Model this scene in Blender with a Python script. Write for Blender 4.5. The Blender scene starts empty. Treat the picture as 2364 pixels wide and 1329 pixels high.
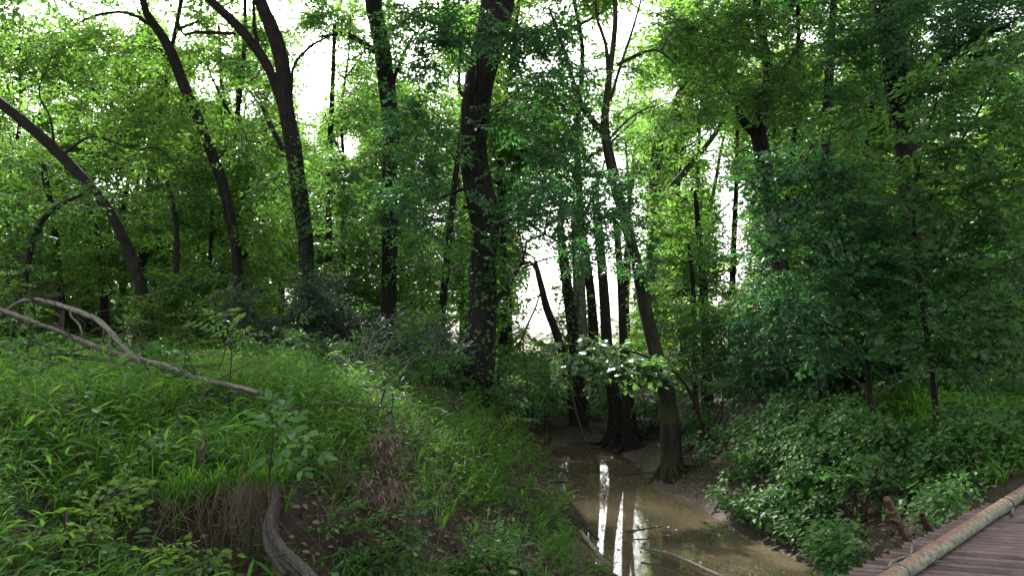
import bpy, math, random, zlib
import numpy as np
from mathutils import Vector

rng = np.random.default_rng(7)
random.seed(7)
C = bpy.context.scene.collection
SC = bpy.context.scene

# ------------------------------------------------------------------ camera
H = 2.4                       # eye height above the water
FPX, CX, CY, HOR = 1688.0, 1182.0, 664.5, 780.0
PITCH = math.atan((HOR - CY) / FPX)
cam_d = bpy.data.cameras.new("camera")
cam = bpy.data.objects.new("camera", cam_d)
C.objects.link(cam)
cam.location = (0, 0, H)
cam.rotation_euler = (math.pi / 2 + PITCH, 0, 0)
cam_d.sensor_width = 36
cam_d.lens = 36 * FPX / 2364
cam_d.clip_start = 0.05
cam_d.clip_end = 3000
SC.camera = cam

# ------------------------------------------------------------------ world, sun, exposure
SUN_AZ, SUN_EL = math.radians(-22), math.radians(40)
w = bpy.data.worlds.new("World")
SC.world = w
w.use_nodes = True
nt = w.node_tree
bg = nt.nodes["Background"]
sky = nt.nodes.new("ShaderNodeTexSky")
sky.sky_type = 'NISHITA'
sky.sun_disc = False
sky.sun_elevation = SUN_EL
sky.sun_rotation = SUN_AZ
sky.dust_density = 5.0
sky.air_density = 1.0
hsv = nt.nodes.new("ShaderNodeHueSaturation")
hsv.inputs["Saturation"].default_value = 0.25
nt.links.new(sky.outputs[0], hsv.inputs["Color"])
nt.links.new(hsv.outputs[0], bg.inputs["Color"])
bg.inputs["Strength"].default_value = 0.15
sd = bpy.data.lights.new("sun", 'SUN')
sd.energy = 3.6
sd.angle = math.radians(2.0)
sd.color = (1.0, 0.965, 0.9)
sun = bpy.data.objects.new("sun", sd)
C.objects.link(sun)
sdir = Vector((math.sin(SUN_AZ) * math.cos(SUN_EL), math.cos(SUN_AZ) * math.cos(SUN_EL), math.sin(SUN_EL)))
sun.rotation_euler = sdir.to_track_quat('Z', 'Y').to_euler()
sun.location = (-8, 25, 40)
SC.view_settings.view_transform = 'Standard'
SC.view_settings.look = 'None'
SC.view_settings.gamma = 1
SC.view_settings.exposure = 2.05
SC.cycles.use_denoising = True
SC.cycles.max_bounces = 8
SC.cycles.diffuse_bounces = 4
SC.cycles.transmission_bounces = 6

# ------------------------------------------------------------------ pixel <-> world
_F = np.array([0, math.cos(PITCH), math.sin(PITCH)])
_U = np.array([0, -math.sin(PITCH), math.cos(PITCH)])


def P(px, py, d):
    v = _F + np.array([1., 0, 0]) * ((px - CX) / FPX) + _U * ((CY - py) / FPX)
    return np.array([0, 0, H]) + v * (d / v[1])


def on_plane(px, py, z):
    v = _F + np.array([1., 0, 0]) * ((px - CX) / FPX) + _U * ((CY - py) / FPX)
    return np.array([0, 0, H]) + v * ((z - H) / v[2])


def proj(Q):
    Q = np.atleast_2d(Q)
    r = Q - np.array([0, 0, H])
    f = np.maximum(r @ _F, 0.05)
    return CX + FPX * r[:, 0] / f, CY - FPX * (r @ _U) / f


def smooth(e0, e1, x):
    t = np.clip((x - e0) / (e1 - e0), 0, 1)
    return t * t * (3 - 2 * t)


# ------------------------------------------------------------------ value noise
_LAT = rng.random((256, 256))


def vnoise(x, y, s):
    x = np.asarray(x) * s + 91.3
    y = np.asarray(y) * s + 37.7
    xi, yi = np.floor(x).astype(int), np.floor(y).astype(int)
    fx, fy = x - xi, y - yi
    fx, fy = fx * fx * (3 - 2 * fx), fy * fy * (3 - 2 * fy)
    a, b = _LAT[xi % 256, yi % 256], _LAT[(xi + 1) % 256, yi % 256]
    c, d = _LAT[xi % 256, (yi + 1) % 256], _LAT[(xi + 1) % 256, (yi + 1) % 256]
    return (a * (1 - fx) + b * fx) * (1 - fy) + (c * (1 - fx) + d * fx) * fy - 0.5


# ------------------------------------------------------------------ mesh accumulator
NV = 0


class Geo:
    def __init__(self):
        self.V, self.F, self.n, self.T, self.tubes = [], [], 0, [], False

    def add(self, V, faces, mat=0, smooth_=False, tco=None):
        V = np.asarray(V, dtype=np.float64).reshape(-1, 3)
        for f in faces:
            f = np.asarray(f, dtype=np.int64)
            if f.size:
                self.F.append((f + self.n, mat, smooth_))
        self.V.append(V)
        self.T.append(V if tco is None else tco)
        self.tubes = self.tubes or tco is not None
        self.n += len(V)

    def build(self, name, mats, parent=None, loc=(0, 0, 0)):
        me = bpy.data.meshes.new(name)
        global NV
        NV += self.n
        if self.n:
            V = np.concatenate(self.V) - np.asarray(loc, dtype=np.float64)
            loops = np.concatenate([f.ravel() for f, _, _ in self.F])
            tot = np.concatenate([np.full(len(f), f.shape[1]) for f, _, _ in self.F])
            mi = np.concatenate([np.full(len(f), m) for f, m, _ in self.F])
            sm = np.concatenate([np.full(len(f), s) for f, _, s in self.F])
            start = np.concatenate([[0], np.cumsum(tot)[:-1]])
            me.vertices.add(len(V))
            me.vertices.foreach_set("co", V.astype(np.float32).ravel())
            me.loops.add(len(loops))
            me.loops.foreach_set("vertex_index", loops.astype(np.int32))
            me.polygons.add(len(tot))
            me.polygons.foreach_set("loop_start", start.astype(np.int32))
            me.polygons.foreach_set("loop_total", tot.astype(np.int32))
            me.polygons.foreach_set("material_index", mi.astype(np.int32))
            me.polygons.foreach_set("use_smooth", sm.astype(bool))
            me.update(calc_edges=True)
            if self.tubes:
                at = me.attributes.new('tubeco', 'FLOAT_VECTOR', 'POINT')
                at.data.foreach_set('vector', np.concatenate(self.T).astype(np.float32).ravel())
        for m in (mats if isinstance(mats, (list, tuple)) else [mats]):
            me.materials.append(m)
        o = bpy.data.objects.new(name, me)
        C.objects.link(o)
        if parent is not None:
            o.parent = parent
        else:
            o.location = loc
        return o


def tag(o, label=None, cat=None, group=None, kind=None):
    if label: o["label"] = label
    if cat: o["category"] = cat
    if group: o["group"] = group
    if kind: o["kind"] = kind
    return o


def empty(name, loc, label, cat, group=None):
    o = bpy.data.objects.new(name, None)
    C.objects.link(o)
    o.location = tuple(loc)
    o.empty_display_size = 0.2
    return tag(o, label, cat, group)


def nrm(v):
    return v / np.maximum(np.linalg.norm(v, axis=-1, keepdims=True), 1e-9)


# ------------------------------------------------------------------ leaves
LEAF = {
    'rhomb': (np.array([[0, 0, 0], [.27, .42, .07], [0, 1, -.03], [-.27, .42, .07]]),
              [np.array([[0, 1, 2], [0, 2, 3]])]),
    'oval': (np.array([[0, 0, 0], [.24, .28, .08], [.23, .62, .06], [0, 1, -.06], [-.23, .62, .06], [-.24, .28, .08]]),
             [np.array([[0, 1, 2, 3], [0, 3, 4, 5]])]),
    'heart': (np.array([[0, .08, 0], [.26, 0, .05], [.42, .24, .08], [.27, .62, .04], [0, 1, -.1],
                        [-.27, .62, .04], [-.42, .24, .08], [-.26, 0, .05]]),
              [np.array([[0, 1, 2, 3, 4], [0, 4, 5, 6, 7]])]),
    'maple': (np.array([[0, 0, 0], [.36, .04, .03], [.27, .2, .05], [.58, .42, 0], [.3, .52, .06], [.3, .74, .03], [0, 1, -.06],
                        [-.3, .74, .03], [-.3, .52, .06], [-.58, .42, 0], [-.27, .2, .05], [-.36, .04, .03], [0, .42, 0]]),
              [np.array([[12, 0, 1, 2], [12, 2, 3, 4], [12, 4, 5, 6], [12, 6, 7, 8], [12, 8, 9, 10], [12, 10, 11, 0]])]),
    'blade': (np.array([[-.02, 0, 0], [.02, 0, 0], [-.055, .3, .05], [.055, .3, .05], [-.045, .65, .02], [.045, .65, .02], [0, 1, -.14]]),
              [np.array([[0, 1, 3, 2], [2, 3, 5, 4]]), np.array([[4, 5, 6]])]),
    'lance': (np.array([[0, 0, 0], [.13, .25, .04], [.14, .55, .04], [0, 1, -.1], [-.14, .55, .04], [-.13, .25, .04]]),
              [np.array([[0, 1, 2, 3], [0, 3, 4, 5]])]),
}


def put_leaves(g, kind, Pn, D, N, S, mat=0):
    T, faces = LEAF[kind]
    n, k = len(Pn), len(T)
    if n == 0:
        return
    D = nrm(D)
    X = nrm(np.cross(D, N))
    Z = np.cross(X, D)
    S = np.broadcast_to(np.asarray(S, dtype=float), (n,))[:, None, None]
    V = Pn[:, None, :] + S * (T[None, :, 0, None] * X[:, None, :] + T[None, :, 1, None] * D[:, None, :] + T[None, :, 2, None] * Z[:, None, :])
    off = (np.arange(n) * k)[:, None, None]
    g.add(V.reshape(-1, 3), [(f[None] + off).reshape(-1, f.shape[1]) for f in faces], mat)


def make_spray(r, flat=0.55, hang=0.0):
    """one leafy twig, unit leaf length: leaf points, directions, normals, sizes; twig segments"""
    L = 6.0
    lp, ld, ln, ls, seg = [], [], [], [], []
    ts = np.linspace(0, 1, 5)
    main = np.stack([0.6 * np.sin(ts * 2 + r.random() * 6) * ts, L * ts, -(0.9 + hang * 3) * ts ** 2 + 0.3 * ts], 1)
    for a, b in zip(main[:-1], main[1:]):
        seg.append((a, b))
    for i in range(9):
        t = 0.12 + 0.1 * i
        p = np.array([np.interp(t, ts, main[:, k]) for k in range(3)])
        side = 1 if i % 2 else -1
        ang = side * r.uniform(0.6, 1.15)
        d = np.array([math.sin(ang), math.cos(ang), r.uniform(-.35, .3) - hang])
        d /= np.linalg.norm(d)
        sl = r.uniform(1.5, 2.9) * (1.15 - 0.6 * t)
        seg.append((p, p + d * sl))
        m = max(2, int(sl / 0.55))
        for j in range(m + 1):
            q = p + d * sl * (j + .4) / (m + .4)
            s2 = (1 if j % 2 else -1) * r.uniform(.4, 1.0) * (0 if j == m else 1)
            c, s = math.cos(s2), math.sin(s2)
            dd = np.array([d[0] * c + d[1] * s, -d[0] * s + d[1] * c, d[2] - r.uniform(0, .4) - hang])
            lp.append(q); ld.append(dd)
            ln.append(np.array([r.normal(0, flat), r.normal(0, flat), 1.0]))
            ls.append(r.uniform(.7, 1.2))
    return (np.array(lp), nrm(np.array(ld)), nrm(np.array(ln)), np.array(ls),
            np.array([s[0] for s in seg]), np.array([s[1] for s in seg]))


_r = np.random.default_rng(3)
SPRAYS = [make_spray(_r) for _ in range(10)]
HANG = [make_spray(_r, 0.8, 0.5) for _ in range(6)]

# openings in the canopy as seen when standing on the bridge: where few leaves grow
GAPS = [(410, 60, 55, 70, .85), (290, 55, 55, 35, .7), (480, 190, 45, 55, .85), (760, 150, 56, 100, .84), (715, 250, 38, 90, .8),
        (565, 235, 45, 50, .85), (800, 330, 40, 50, .85), (620, 8, 110, 18, .8), (1060, 170, 22, 22, .9), (1310, 15, 50, 20, .9),
        (1470, 45, 55, 45, .92), (1345, 110, 25, 35, .6), (1425, 190, 30, 60, .7), (1690, 470, 48, 55, .92), (1655, 395, 28, 35, .9),
        (1685, 545, 45, 50, .9), (1685, 640, 35, 40, .95), (1240, 700, 58, 85, .99), (1215, 765, 40, 30, .97), (1325, 700, 30, 80, .95),
        (1415, 715, 50, 70, .95), (1265, 620, 40, 30, .9), (1540, 215, 45, 40, .7), (1640, 315, 55, 28, .8), (1730, 150, 25, 25, .6),
        (390, 555, 30, 30, .7), (660, 680, 30, 25, .6), (1870, 80, 40, 45, .7), (1925, 165, 30, 40, .7), (520, 60, 40, 60, .6),
        (940, 130, 20, 50, .5), (850, 60, 30, 60, .5), (1245, 40, 30, 30, .5), (1580, 420, 30, 60, .5), (60, 20, 60, 25, .7),
        (110, 90, 25, 25, .5), (660, 140, 60, 60, .5), (350, 10, 80, 25, .8)]
GAPS = [(a, b, c * .8, d * .8, s * (.84 if b < 600 else .95)) for a, b, c, d, s in GAPS]
FAR_GAPS = [(1400, 540, 72, 220, .99, 17.5), (1470, 520, 30, 120, .7, 17.5), (1250, 560, 50, 80, .7, 17.5), (300, 420, 90, 50, .35, 20), (560, 480, 60, 120, .35, 20)]


def keep(Q, r, soft=1.0):
    px, py = proj(Q)
    k = np.ones(len(px))
    jx, jy = r.normal(0, 9, len(px)), r.normal(0, 9, len(px))
    for gx, gy, rx, ry, s in GAPS:
        e = ((px + jx - gx) / rx) ** 2 + ((py + jy - gy) / ry) ** 2
        k *= 1 - s * soft * np.exp(-e ** 2 * .6)
    dist = np.atleast_2d(Q)[:, 1]
    for gx, gy, rx, ry, s, dm in FAR_GAPS:
        e = ((px + jx - gx) / rx) ** 2 + ((py + jy - gy) / ry) ** 2
        k *= 1 - s * soft * np.exp(-e ** 2 * .6) * (dist > dm)
    return r.random(len(px)) < k


def add_sprays(g, Cn, yaw, pitch, roll, scale, kind, r, mat=0, twig=1, lib=SPRAYS, gaps=True, twig_r=.045):
    """many leafy twigs: positions Cn, headings yaw, one leaf length each"""
    n = len(Cn)
    if n == 0:
        return
    cy, sy, cp, sp, cr, sr = np.cos(yaw), np.sin(yaw), np.cos(pitch), np.sin(pitch), np.cos(roll), np.sin(roll)
    Y = np.stack([-sy * cp, cy * cp, sp], 1)
    X0 = np.stack([cy, sy, np.zeros(n)], 1)
    Z0 = np.cross(X0, Y)
    X = X0 * cr[:, None] + Z0 * sr[:, None]
    Z = np.cross(X, Y)
    R = np.stack([X, Y, Z], 1)          # rows are the axes
    which = r.integers(0, len(lib), n)
    for k, (lp, ld, ln, ls, s0, s1) in enumerate(lib):
        ix = np.nonzero(which == k)[0]
        if len(ix) == 0:
            continue
        Rk, sc, c = R[ix], scale[ix], Cn[ix]
        pts = np.einsum('lj,njk->nlk', lp, Rk) * sc[:, None, None] + c[:, None, :]
        D = np.einsum('lj,njk->nlk', ld, Rk)
        N = np.einsum('lj,njk->nlk', ln, Rk)
        S = (ls[None, :] * sc[:, None])
        pts, D, N, S = pts.reshape(-1, 3), D.reshape(-1, 3), N.reshape(-1, 3), S.ravel()
        N = N + r.normal(0, .25, N.shape)
        m = r.random(len(pts)) < .92
        if gaps:
            m &= keep(pts, r, .9)
        put_leaves(g, kind, pts[m], D[m], N[m], S[m], mat)
        if twig is not None:
            A = (np.einsum('lj,njk->nlk', s0, Rk) * sc[:, None, None] + c[:, None, :])
            B = (np.einsum('lj,njk->nlk', s1, Rk) * sc[:, None, None] + c[:, None, :])
            wdt = np.repeat(sc, A.shape[1]) * twig_r
            A, B = A.reshape(-1, 3), B.reshape(-1, 3)
            if gaps:
                mm = keep(B, r, .9)
                A, B, wdt = A[mm], B[mm], wdt[mm]
            put_twigs(g, A, B, wdt, twig)


def put_twigs(g, A, B, wdt, mat):
    n = len(A)
    if n == 0:
        return
    d = nrm(B - A)
    up = np.where(np.abs(d[:, 2:3]) > .9, np.array([[1., 0, 0]]), np.array([[0, 0, 1.]]))
    x = nrm(np.cross(d, up))
    z = np.cross(x, d)
    wd = wdt[:, None]
    c0, s0 = -.5, .866
    V = np.stack([A + x * wd, A + (x * c0 + z * s0) * wd, A + (x * c0 - z * s0) * wd,
                  B + x * wd * .6, B + (x * c0 + z * s0) * wd * .6, B + (x * c0 - z * s0) * wd * .6], 1)
    off = (np.arange(n) * 6)[:, None, None]
    f = np.array([[0, 1, 4, 3], [1, 2, 5, 4], [2, 0, 3, 5]])
    g.add(V.reshape(-1, 3), [(f[None] + off).reshape(-1, 4)], mat, True)


LAI_K = 2.1


def clump_sprays(g, c, R, leaf, lai, kind, r, squash=.7, lib=SPRAYS, gaps=True, twig=1, mat=0, twig_r=.045):
    n = max(1, int(LAI_K * lai * math.pi * R * R / (13 * leaf * leaf)))
    v = nrm(r.normal(0, 1, (n, 3)))
    rad = R * r.random(n) ** .5
    Q = c + v * rad[:, None] * np.array([1, 1, squash])
    if gaps:
        m = keep(Q, r)
        Q, v = Q[m], v[m]
    n = len(Q)
    yaw = np.arctan2(-v[:, 0], v[:, 1]) + r.normal(0, .6, n)
    pitch = r.normal(-.05, .35, n) + v[:, 2] * .35
    roll = r.normal(0, .35, n)
    Q = Q - np.stack([-np.sin(yaw), np.cos(yaw), np.zeros(n)], 1) * leaf * 2.5
    add_sprays(g, Q, yaw, pitch, roll, leaf * r.uniform(.75, 1.2, n), kind, r, mat, twig, lib, gaps, twig_r)


# ------------------------------------------------------------------ tubes
def catmull(pts, rad, step):
    pts, rad = np.asarray(pts, float), np.asarray(rad, float)
    if len(pts) < 3:
        pts = np.array([pts[0], (pts[0] + pts[-1]) / 2, pts[-1]])
        rad = np.array([rad[0], (rad[0] + rad[-1]) / 2, rad[-1]])
    e = np.vstack([2 * pts[0] - pts[1], pts, 2 * pts[-1] - pts[-2]])
    out, ro = [], []
    for i in range(len(pts) - 1):
        p0, p1, p2, p3 = e[i:i + 4]
        m = max(2, int(np.linalg.norm(p2 - p1) / step))
        for t in np.arange(m) / m:
            out.append(.5 * (2 * p1 + (p2 - p0) * t + (2 * p0 - 5 * p1 + 4 * p2 - p3) * t * t + (3 * p1 - p0 - 3 * p2 + p3) * t ** 3))
            ro.append(rad[i] * (1 - t) + rad[i + 1] * t)
    out.append(pts[-1]); ro.append(rad[-1])
    return np.array(out), np.array(ro)


def tube(g, pts, rad, sides=12, step=.2, rough=.06, mat=0, wob=0.0, cap=True, r=None):
    r = r or rng
    pts, rad = catmull(pts, rad, step)
    n = len(pts)
    if wob:
        pts = pts + r.normal(0, wob, pts.shape) * rad[:, None]
    T = nrm(np.gradient(pts, axis=0))
    a = np.array([1., 0, 0]) if abs(T[0][0]) < .8 else np.array([0, 1., 0])
    x = nrm(np.cross(T[0], a)); X = []
    for i in range(n):
        x = nrm(x - T[i] * np.dot(x, T[i]))
        X.append(x)
    X = np.array(X); Y = np.cross(T, X)
    th = np.arange(sides) / sides * 2 * math.pi
    s = np.arange(n)
    mod = np.zeros((n, sides))
    for k, am in ((2, .5), (3, .5), (5, .35)):
        ph = np.cumsum(r.normal(0, .25, n)) + r.random() * 6
        mod += am * np.sin(k * th[None] + ph[:, None])
    mod = 1 + rough * mod + r.normal(0, rough * .35, (n, sides))
    V = pts[:, None] + rad[:, None, None] * mod[:, :, None] * (np.cos(th)[None, :, None] * X[:, None] + np.sin(th)[None, :, None] * Y[:, None])
    i = np.arange(n - 1)[:, None] * sides
    j = np.arange(sides)[None]
    j2 = (j + 1) % sides
    f = np.stack([i + j, i + j2, i + sides + j2, i + sides + j], -1).reshape(-1, 4)
    faces = [f]
    sl = np.concatenate([[0], np.cumsum(np.linalg.norm(np.diff(pts, axis=0), axis=1))]) + r.random() * 20
    rm = np.maximum(rad.mean(), .01)
    tco = np.stack([np.broadcast_to(np.cos(th)[None] * rm, (n, sides)), np.broadcast_to(np.sin(th)[None] * rm, (n, sides)), np.broadcast_to(sl[:, None], (n, sides))], -1)
    g.add(V.reshape(-1, 3), faces, mat, True, tco.reshape(-1, 3))
    if cap:
        g.add(V[0][::-1], [np.arange(sides)[None]], mat)
        g.add(V[-1], [np.arange(sides)[None]], mat)
    return pts, rad


# ------------------------------------------------------------------ materials
def newmat(name):
    m = bpy.data.materials.new(name)
    m.use_nodes = True
    t = m.node_tree
    return m, t, t.nodes["Principled BSDF"], t.nodes["Material Output"]


def N(t, kind, **kw):
    n = t.nodes.new(kind)
    for k, v in kw.items():
        if k in n.inputs:
            n.inputs[k].default_value = v
        else:
            setattr(n, k, v)
    return n


def ramp(t, fac, stops):
    n = t.nodes.new("ShaderNodeValToRGB")
    el = n.color_ramp.elements
    while len(el) < len(stops):
        el.new(.5)
    for e, (p, c) in zip(el, stops):
        e.position = p
        e.color = (*c, 1)
    t.links.new(fac, n.inputs[0])
    return n.outputs[0]


def leaf_mat(name, c0, c1, tr, fac=.4, rough=.42, rare=None, spec=.5, patch=0):
    m, t, b, out = newmat(name)
    gi = N(t, "ShaderNodeNewGeometry")
    st = [(0, c0), (.9, c1)]
    if rare:
        st += [(.955, c1), (.985, rare)]
    col = ramp(t, gi.outputs["Random Per Island"], st)
    if patch:
        tc = N(t, "ShaderNodeTexCoord")
        pn = N(t, "ShaderNodeTexNoise", Scale=1.6, Detail=3.0)
        t.links.new(tc.outputs["Object"], pn.inputs["Vector"])
        f = ramp(t, pn.outputs["Fac"], [(.38, (0, 0, 0)), (.62, (1, 1, 1))])
        mp = N(t, "ShaderNodeMixRGB", blend_type='MULTIPLY')
        mp.inputs[2].default_value = (.5, .62, .75, 1)
        t.links.new(f, mp.inputs[0]); t.links.new(col, mp.inputs[1])
        col = mp.outputs[0]
    t.links.new(col, b.inputs["Base Color"])
    b.inputs["Roughness"].default_value = rough
    b.inputs["Specular IOR Level"].default_value = spec
    tl = N(t, "ShaderNodeBsdfTranslucent")
    tc = ramp(t, gi.outputs["Random Per Island"], [(0, tuple(v * .75 for v in tr)), (1, tr)])
    t.links.new(tc, tl.inputs["Color"])
    mx = N(t, "ShaderNodeMixShader", Fac=fac)
    t.links.new(b.outputs[0], mx.inputs[1])
    t.links.new(tl.outputs[0], mx.inputs[2])
    t.links.new(mx.outputs[0], out.inputs["Surface"])
    return m


def bark_mat(name, c0, c1, moss=None, scale=14, bump=.8, stretch=.22, moss_amt=.55):
    m, t, b, out = newmat(name)
    tc = N(t, "ShaderNodeAttribute", attribute_name="tubeco")
    mp = N(t, "ShaderNodeMapping")
    mp.inputs["Scale"].default_value = (1, 1, stretch)
    t.links.new(tc.outputs["Vector"], mp.inputs[0])
    v = N(t, "ShaderNodeTexVoronoi", feature='DISTANCE_TO_EDGE', Scale=scale)
    ns = N(t, "ShaderNodeTexNoise", Scale=scale * 1.3, Detail=6.0)
    t.links.new(mp.outputs[0], ns.inputs["Vector"])
    mixv = N(t, "ShaderNodeVectorMath", operation='MULTIPLY_ADD')
    mixv.inputs[1].default_value = (.12, .12, .12)
    t.links.new(ns.outputs["Color"], mixv.inputs[0])
    t.links.new(mp.outputs[0], mixv.inputs[2])
    t.links.new(mixv.outputs[0], v.inputs["Vector"])
    h = N(t, "ShaderNodeMath", operation='MULTIPLY_ADD')
    h.inputs[1].default_value = .5
    t.links.new(ns.outputs["Fac"], h.inputs[0])
    t.links.new(v.outputs["Distance"], h.inputs[2])
    col = ramp(t, h.outputs[0], [(.2, c0), (.62, c1)])
    if moss:
        n2 = N(t, "ShaderNodeTexNoise", Scale=2.3, Detail=5.0)
        t.links.new(tc.outputs["Vector"], n2.inputs["Vector"])
        f = ramp(t, n2.outputs["Fac"], [(moss_amt, (0, 0, 0)), (moss_amt + .14, (1, 1, 1))])
        mx = N(t, "ShaderNodeMixRGB")
        mx.inputs[2].default_value = (*moss, 1)
        t.links.new(f, mx.inputs[0])
        t.links.new(col, mx.inputs[1])
        col = mx.outputs[0]
    t.links.new(col, b.inputs["Base Color"])
    b.inputs["Roughness"].default_value = .9
    b.inputs["Specular IOR Level"].default_value = .25
    bp = N(t, "ShaderNodeBump", Strength=bump, Distance=.03)
    t.links.new(h.outputs[0], bp.inputs["Height"])
    t.links.new(bp.outputs[0], b.inputs["Normal"])
    return m


M = {}
M['bark'] = bark_mat("bark", (.007, .006, .005), (.027, .022, .018), (.016, .024, .009), moss_amt=.58)
M['bark_moss'] = bark_mat("mossy_bark", (.009, .008, .006), (.032, .028, .019), (.03, .038, .01), scale=10, bump=.6, moss_amt=.46)
M['bark_pale_haze'] = bark_mat("pale_haze_bark", (.06, .055, .048), (.19, .18, .16), (.05, .065, .03), scale=9, bump=.5)  # bark tone lightened to stand for aerial haze on the distant forked trunk
M['twig'] = bark_mat("twig_bark", (.02, .016, .012), (.055, .045, .035), scale=30, bump=.3)
M['dead'] = bark_mat("dead_wood", (.045, .038, .03), (.4, .365, .3), (.05, .06, .03), scale=55, bump=.6, moss_amt=.6)
M['drift'] = bark_mat("weathered_wood", (.04, .034, .028), (.2, .17, .138), (.022, .018, .014), scale=60, bump=1.0, stretch=.07, moss_amt=.6)
M['wetlog'] = bark_mat("wet_wood", (.015, .012, .01), (.07, .056, .045), scale=40, bump=.5)
M['leaf_far'] = leaf_mat("leaf_far", (.04, .098, .018), (.075, .15, .028), (.21, .43, .06), .57, .5, spec=.3)
M['leaf'] = leaf_mat("leaf_mid", (.026, .078, .027), (.052, .12, .036), (.17, .4, .06), .45, .42, spec=.35)
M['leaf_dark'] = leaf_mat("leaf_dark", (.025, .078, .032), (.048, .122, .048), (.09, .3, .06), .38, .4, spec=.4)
M['leaf_bright'] = leaf_mat("leaf_young", (.06, .12, .025), (.09, .17, .035), (.24, .42, .05), .5, .5, spec=.2)
M['leaf_grey'] = leaf_mat("leaf_grey", (.035, .07, .04), (.065, .1, .06), (.08, .16, .06), .33, .4)
M['maple'] = leaf_mat("leaf_lobed", (.04, .085, .04), (.07, .13, .055), (.16, .34, .06), .4, .24, spec=.9)
M['grass'] = leaf_mat("grass_blades", (.04, .125, .016), (.085, .215, .026), (.22, .48, .045), .45, .55, rare=(.22, .19, .09), spec=.08, patch=1)
M['straw'] = leaf_mat("dry_grass", (.12, .095, .055), (.26, .21, .13), (.2, .16, .08), .25, .7)
M['vine'] = leaf_mat("ground_vine", (.038, .1, .03), (.08, .17, .05), (.12, .32, .05), .36, .42, rare=(.2, .22, .05), spec=.12)
M['wet_litter'] = leaf_mat("wet_dead_leaves", (.02, .015, .01), (.085, .065, .042), (.05, .04, .02), .1, .5)
M['litter'] = leaf_mat("dead_leaves", (.06, .042, .028), (.2, .145, .1), (.1, .07, .04), .15, .75)


def soil():
    m, t, b, out = newmat("forest_soil")
    tc = N(t, "ShaderNodeTexCoord")
    n1 = N(t, "ShaderNodeTexNoise", Scale=1.7, Detail=8.0, Roughness=.65)
    n2 = N(t, "ShaderNodeTexNoise", Scale=22.0, Detail=8.0, Roughness=.7)
    v = N(t, "ShaderNodeTexVoronoi", Scale=26.0)
    for n in (n1, n2, v):
        t.links.new(tc.outputs["Object"], n.inputs["Vector"])
    c1 = ramp(t, n2.outputs["Fac"], [(.3, (.022, .016, .011)), (.55, (.042, .031, .022)), (.75, (.08, .061, .044))])
    c2 = ramp(t, v.outputs["Color"], [(.2, (.035, .026, .018)), (.8, (.075, .057, .041))])
    f = ramp(t, n1.outputs["Fac"], [(.45, (0, 0, 0)), (.62, (.7, .7, .7))])
    mx = N(t, "ShaderNodeMixRGB")
    t.links.new(f, mx.inputs[0]); t.links.new(c1, mx.inputs[1]); t.links.new(c2, mx.inputs[2])
    # beyond the wood the ground is an open meadow
    sp = N(t, "ShaderNodeSeparateXYZ")
    t.links.new(tc.outputs["Object"], sp.inputs[0])
    fm = N(t, "ShaderNodeMapRange")
    fm.inputs["From Min"].default_value = 46; fm.inputs["From Max"].default_value = 60
    t.links.new(sp.outputs["Y"], fm.inputs["Value"])
    m2 = N(t, "ShaderNodeMixRGB")
    m2.inputs[2].default_value = (.17, .2, .08, 1)
    t.links.new(fm.outputs[0], m2.inputs[0]); t.links.new(mx.outputs[0], m2.inputs[1])
    t.links.new(m2.outputs[0], b.inputs["Base Color"])
    # damp near the water line
    rz = N(t, "ShaderNodeMapRange")
    rz.inputs["From Min"].default_value = .03; rz.inputs["From Max"].default_value = .35
    rz.inputs["To Min"].default_value = .6; rz.inputs["To Max"].default_value = .9
    t.links.new(sp.outputs["Z"], rz.inputs["Value"])
    t.links.new(rz.outputs[0], b.inputs["Roughness"])
    b.inputs["Specular IOR Level"].default_value = .2
    ad = N(t, "ShaderNodeMath", operation='ADD')
    t.links.new(n2.outputs["Fac"], ad.inputs[0]); t.links.new(v.outputs["Distance"], ad.inputs[1])
    bp = N(t, "ShaderNodeBump", Strength=.9, Distance=.03)
    t.links.new(ad.outputs[0], bp.inputs["Height"])
    t.links.new(bp.outputs[0], b.inputs["Normal"])
    return m


def water_mat():
    m, t, b, out = newmat("muddy_water")
    tc = N(t, "ShaderNodeTexCoord")
    n1 = N(t, "ShaderNodeTexNoise", Scale=.8, Detail=4.0)
    t.links.new(tc.outputs["Object"], n1.inputs["Vector"])
    c = ramp(t, n1.outputs["Fac"], [(.3, (.062, .05, .03)), (.7, (.1, .08, .048))])
    t.links.new(c, b.inputs["Base Color"])
    b.inputs["Roughness"].default_value = .035
    b.inputs["IOR"].default_value = 1.33
    n2 = N(t, "ShaderNodeTexNoise", Scale=3.5, Detail=2.0)
    t.links.new(tc.outputs["Object"], n2.inputs["Vector"])
    bp = N(t, "ShaderNodeBump", Strength=.035, Distance=.02)
    t.links.new(n2.outputs["Fac"], bp.inputs["Height"])
    t.links.new(bp.outputs[0], b.inputs["Normal"])
    return m


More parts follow.
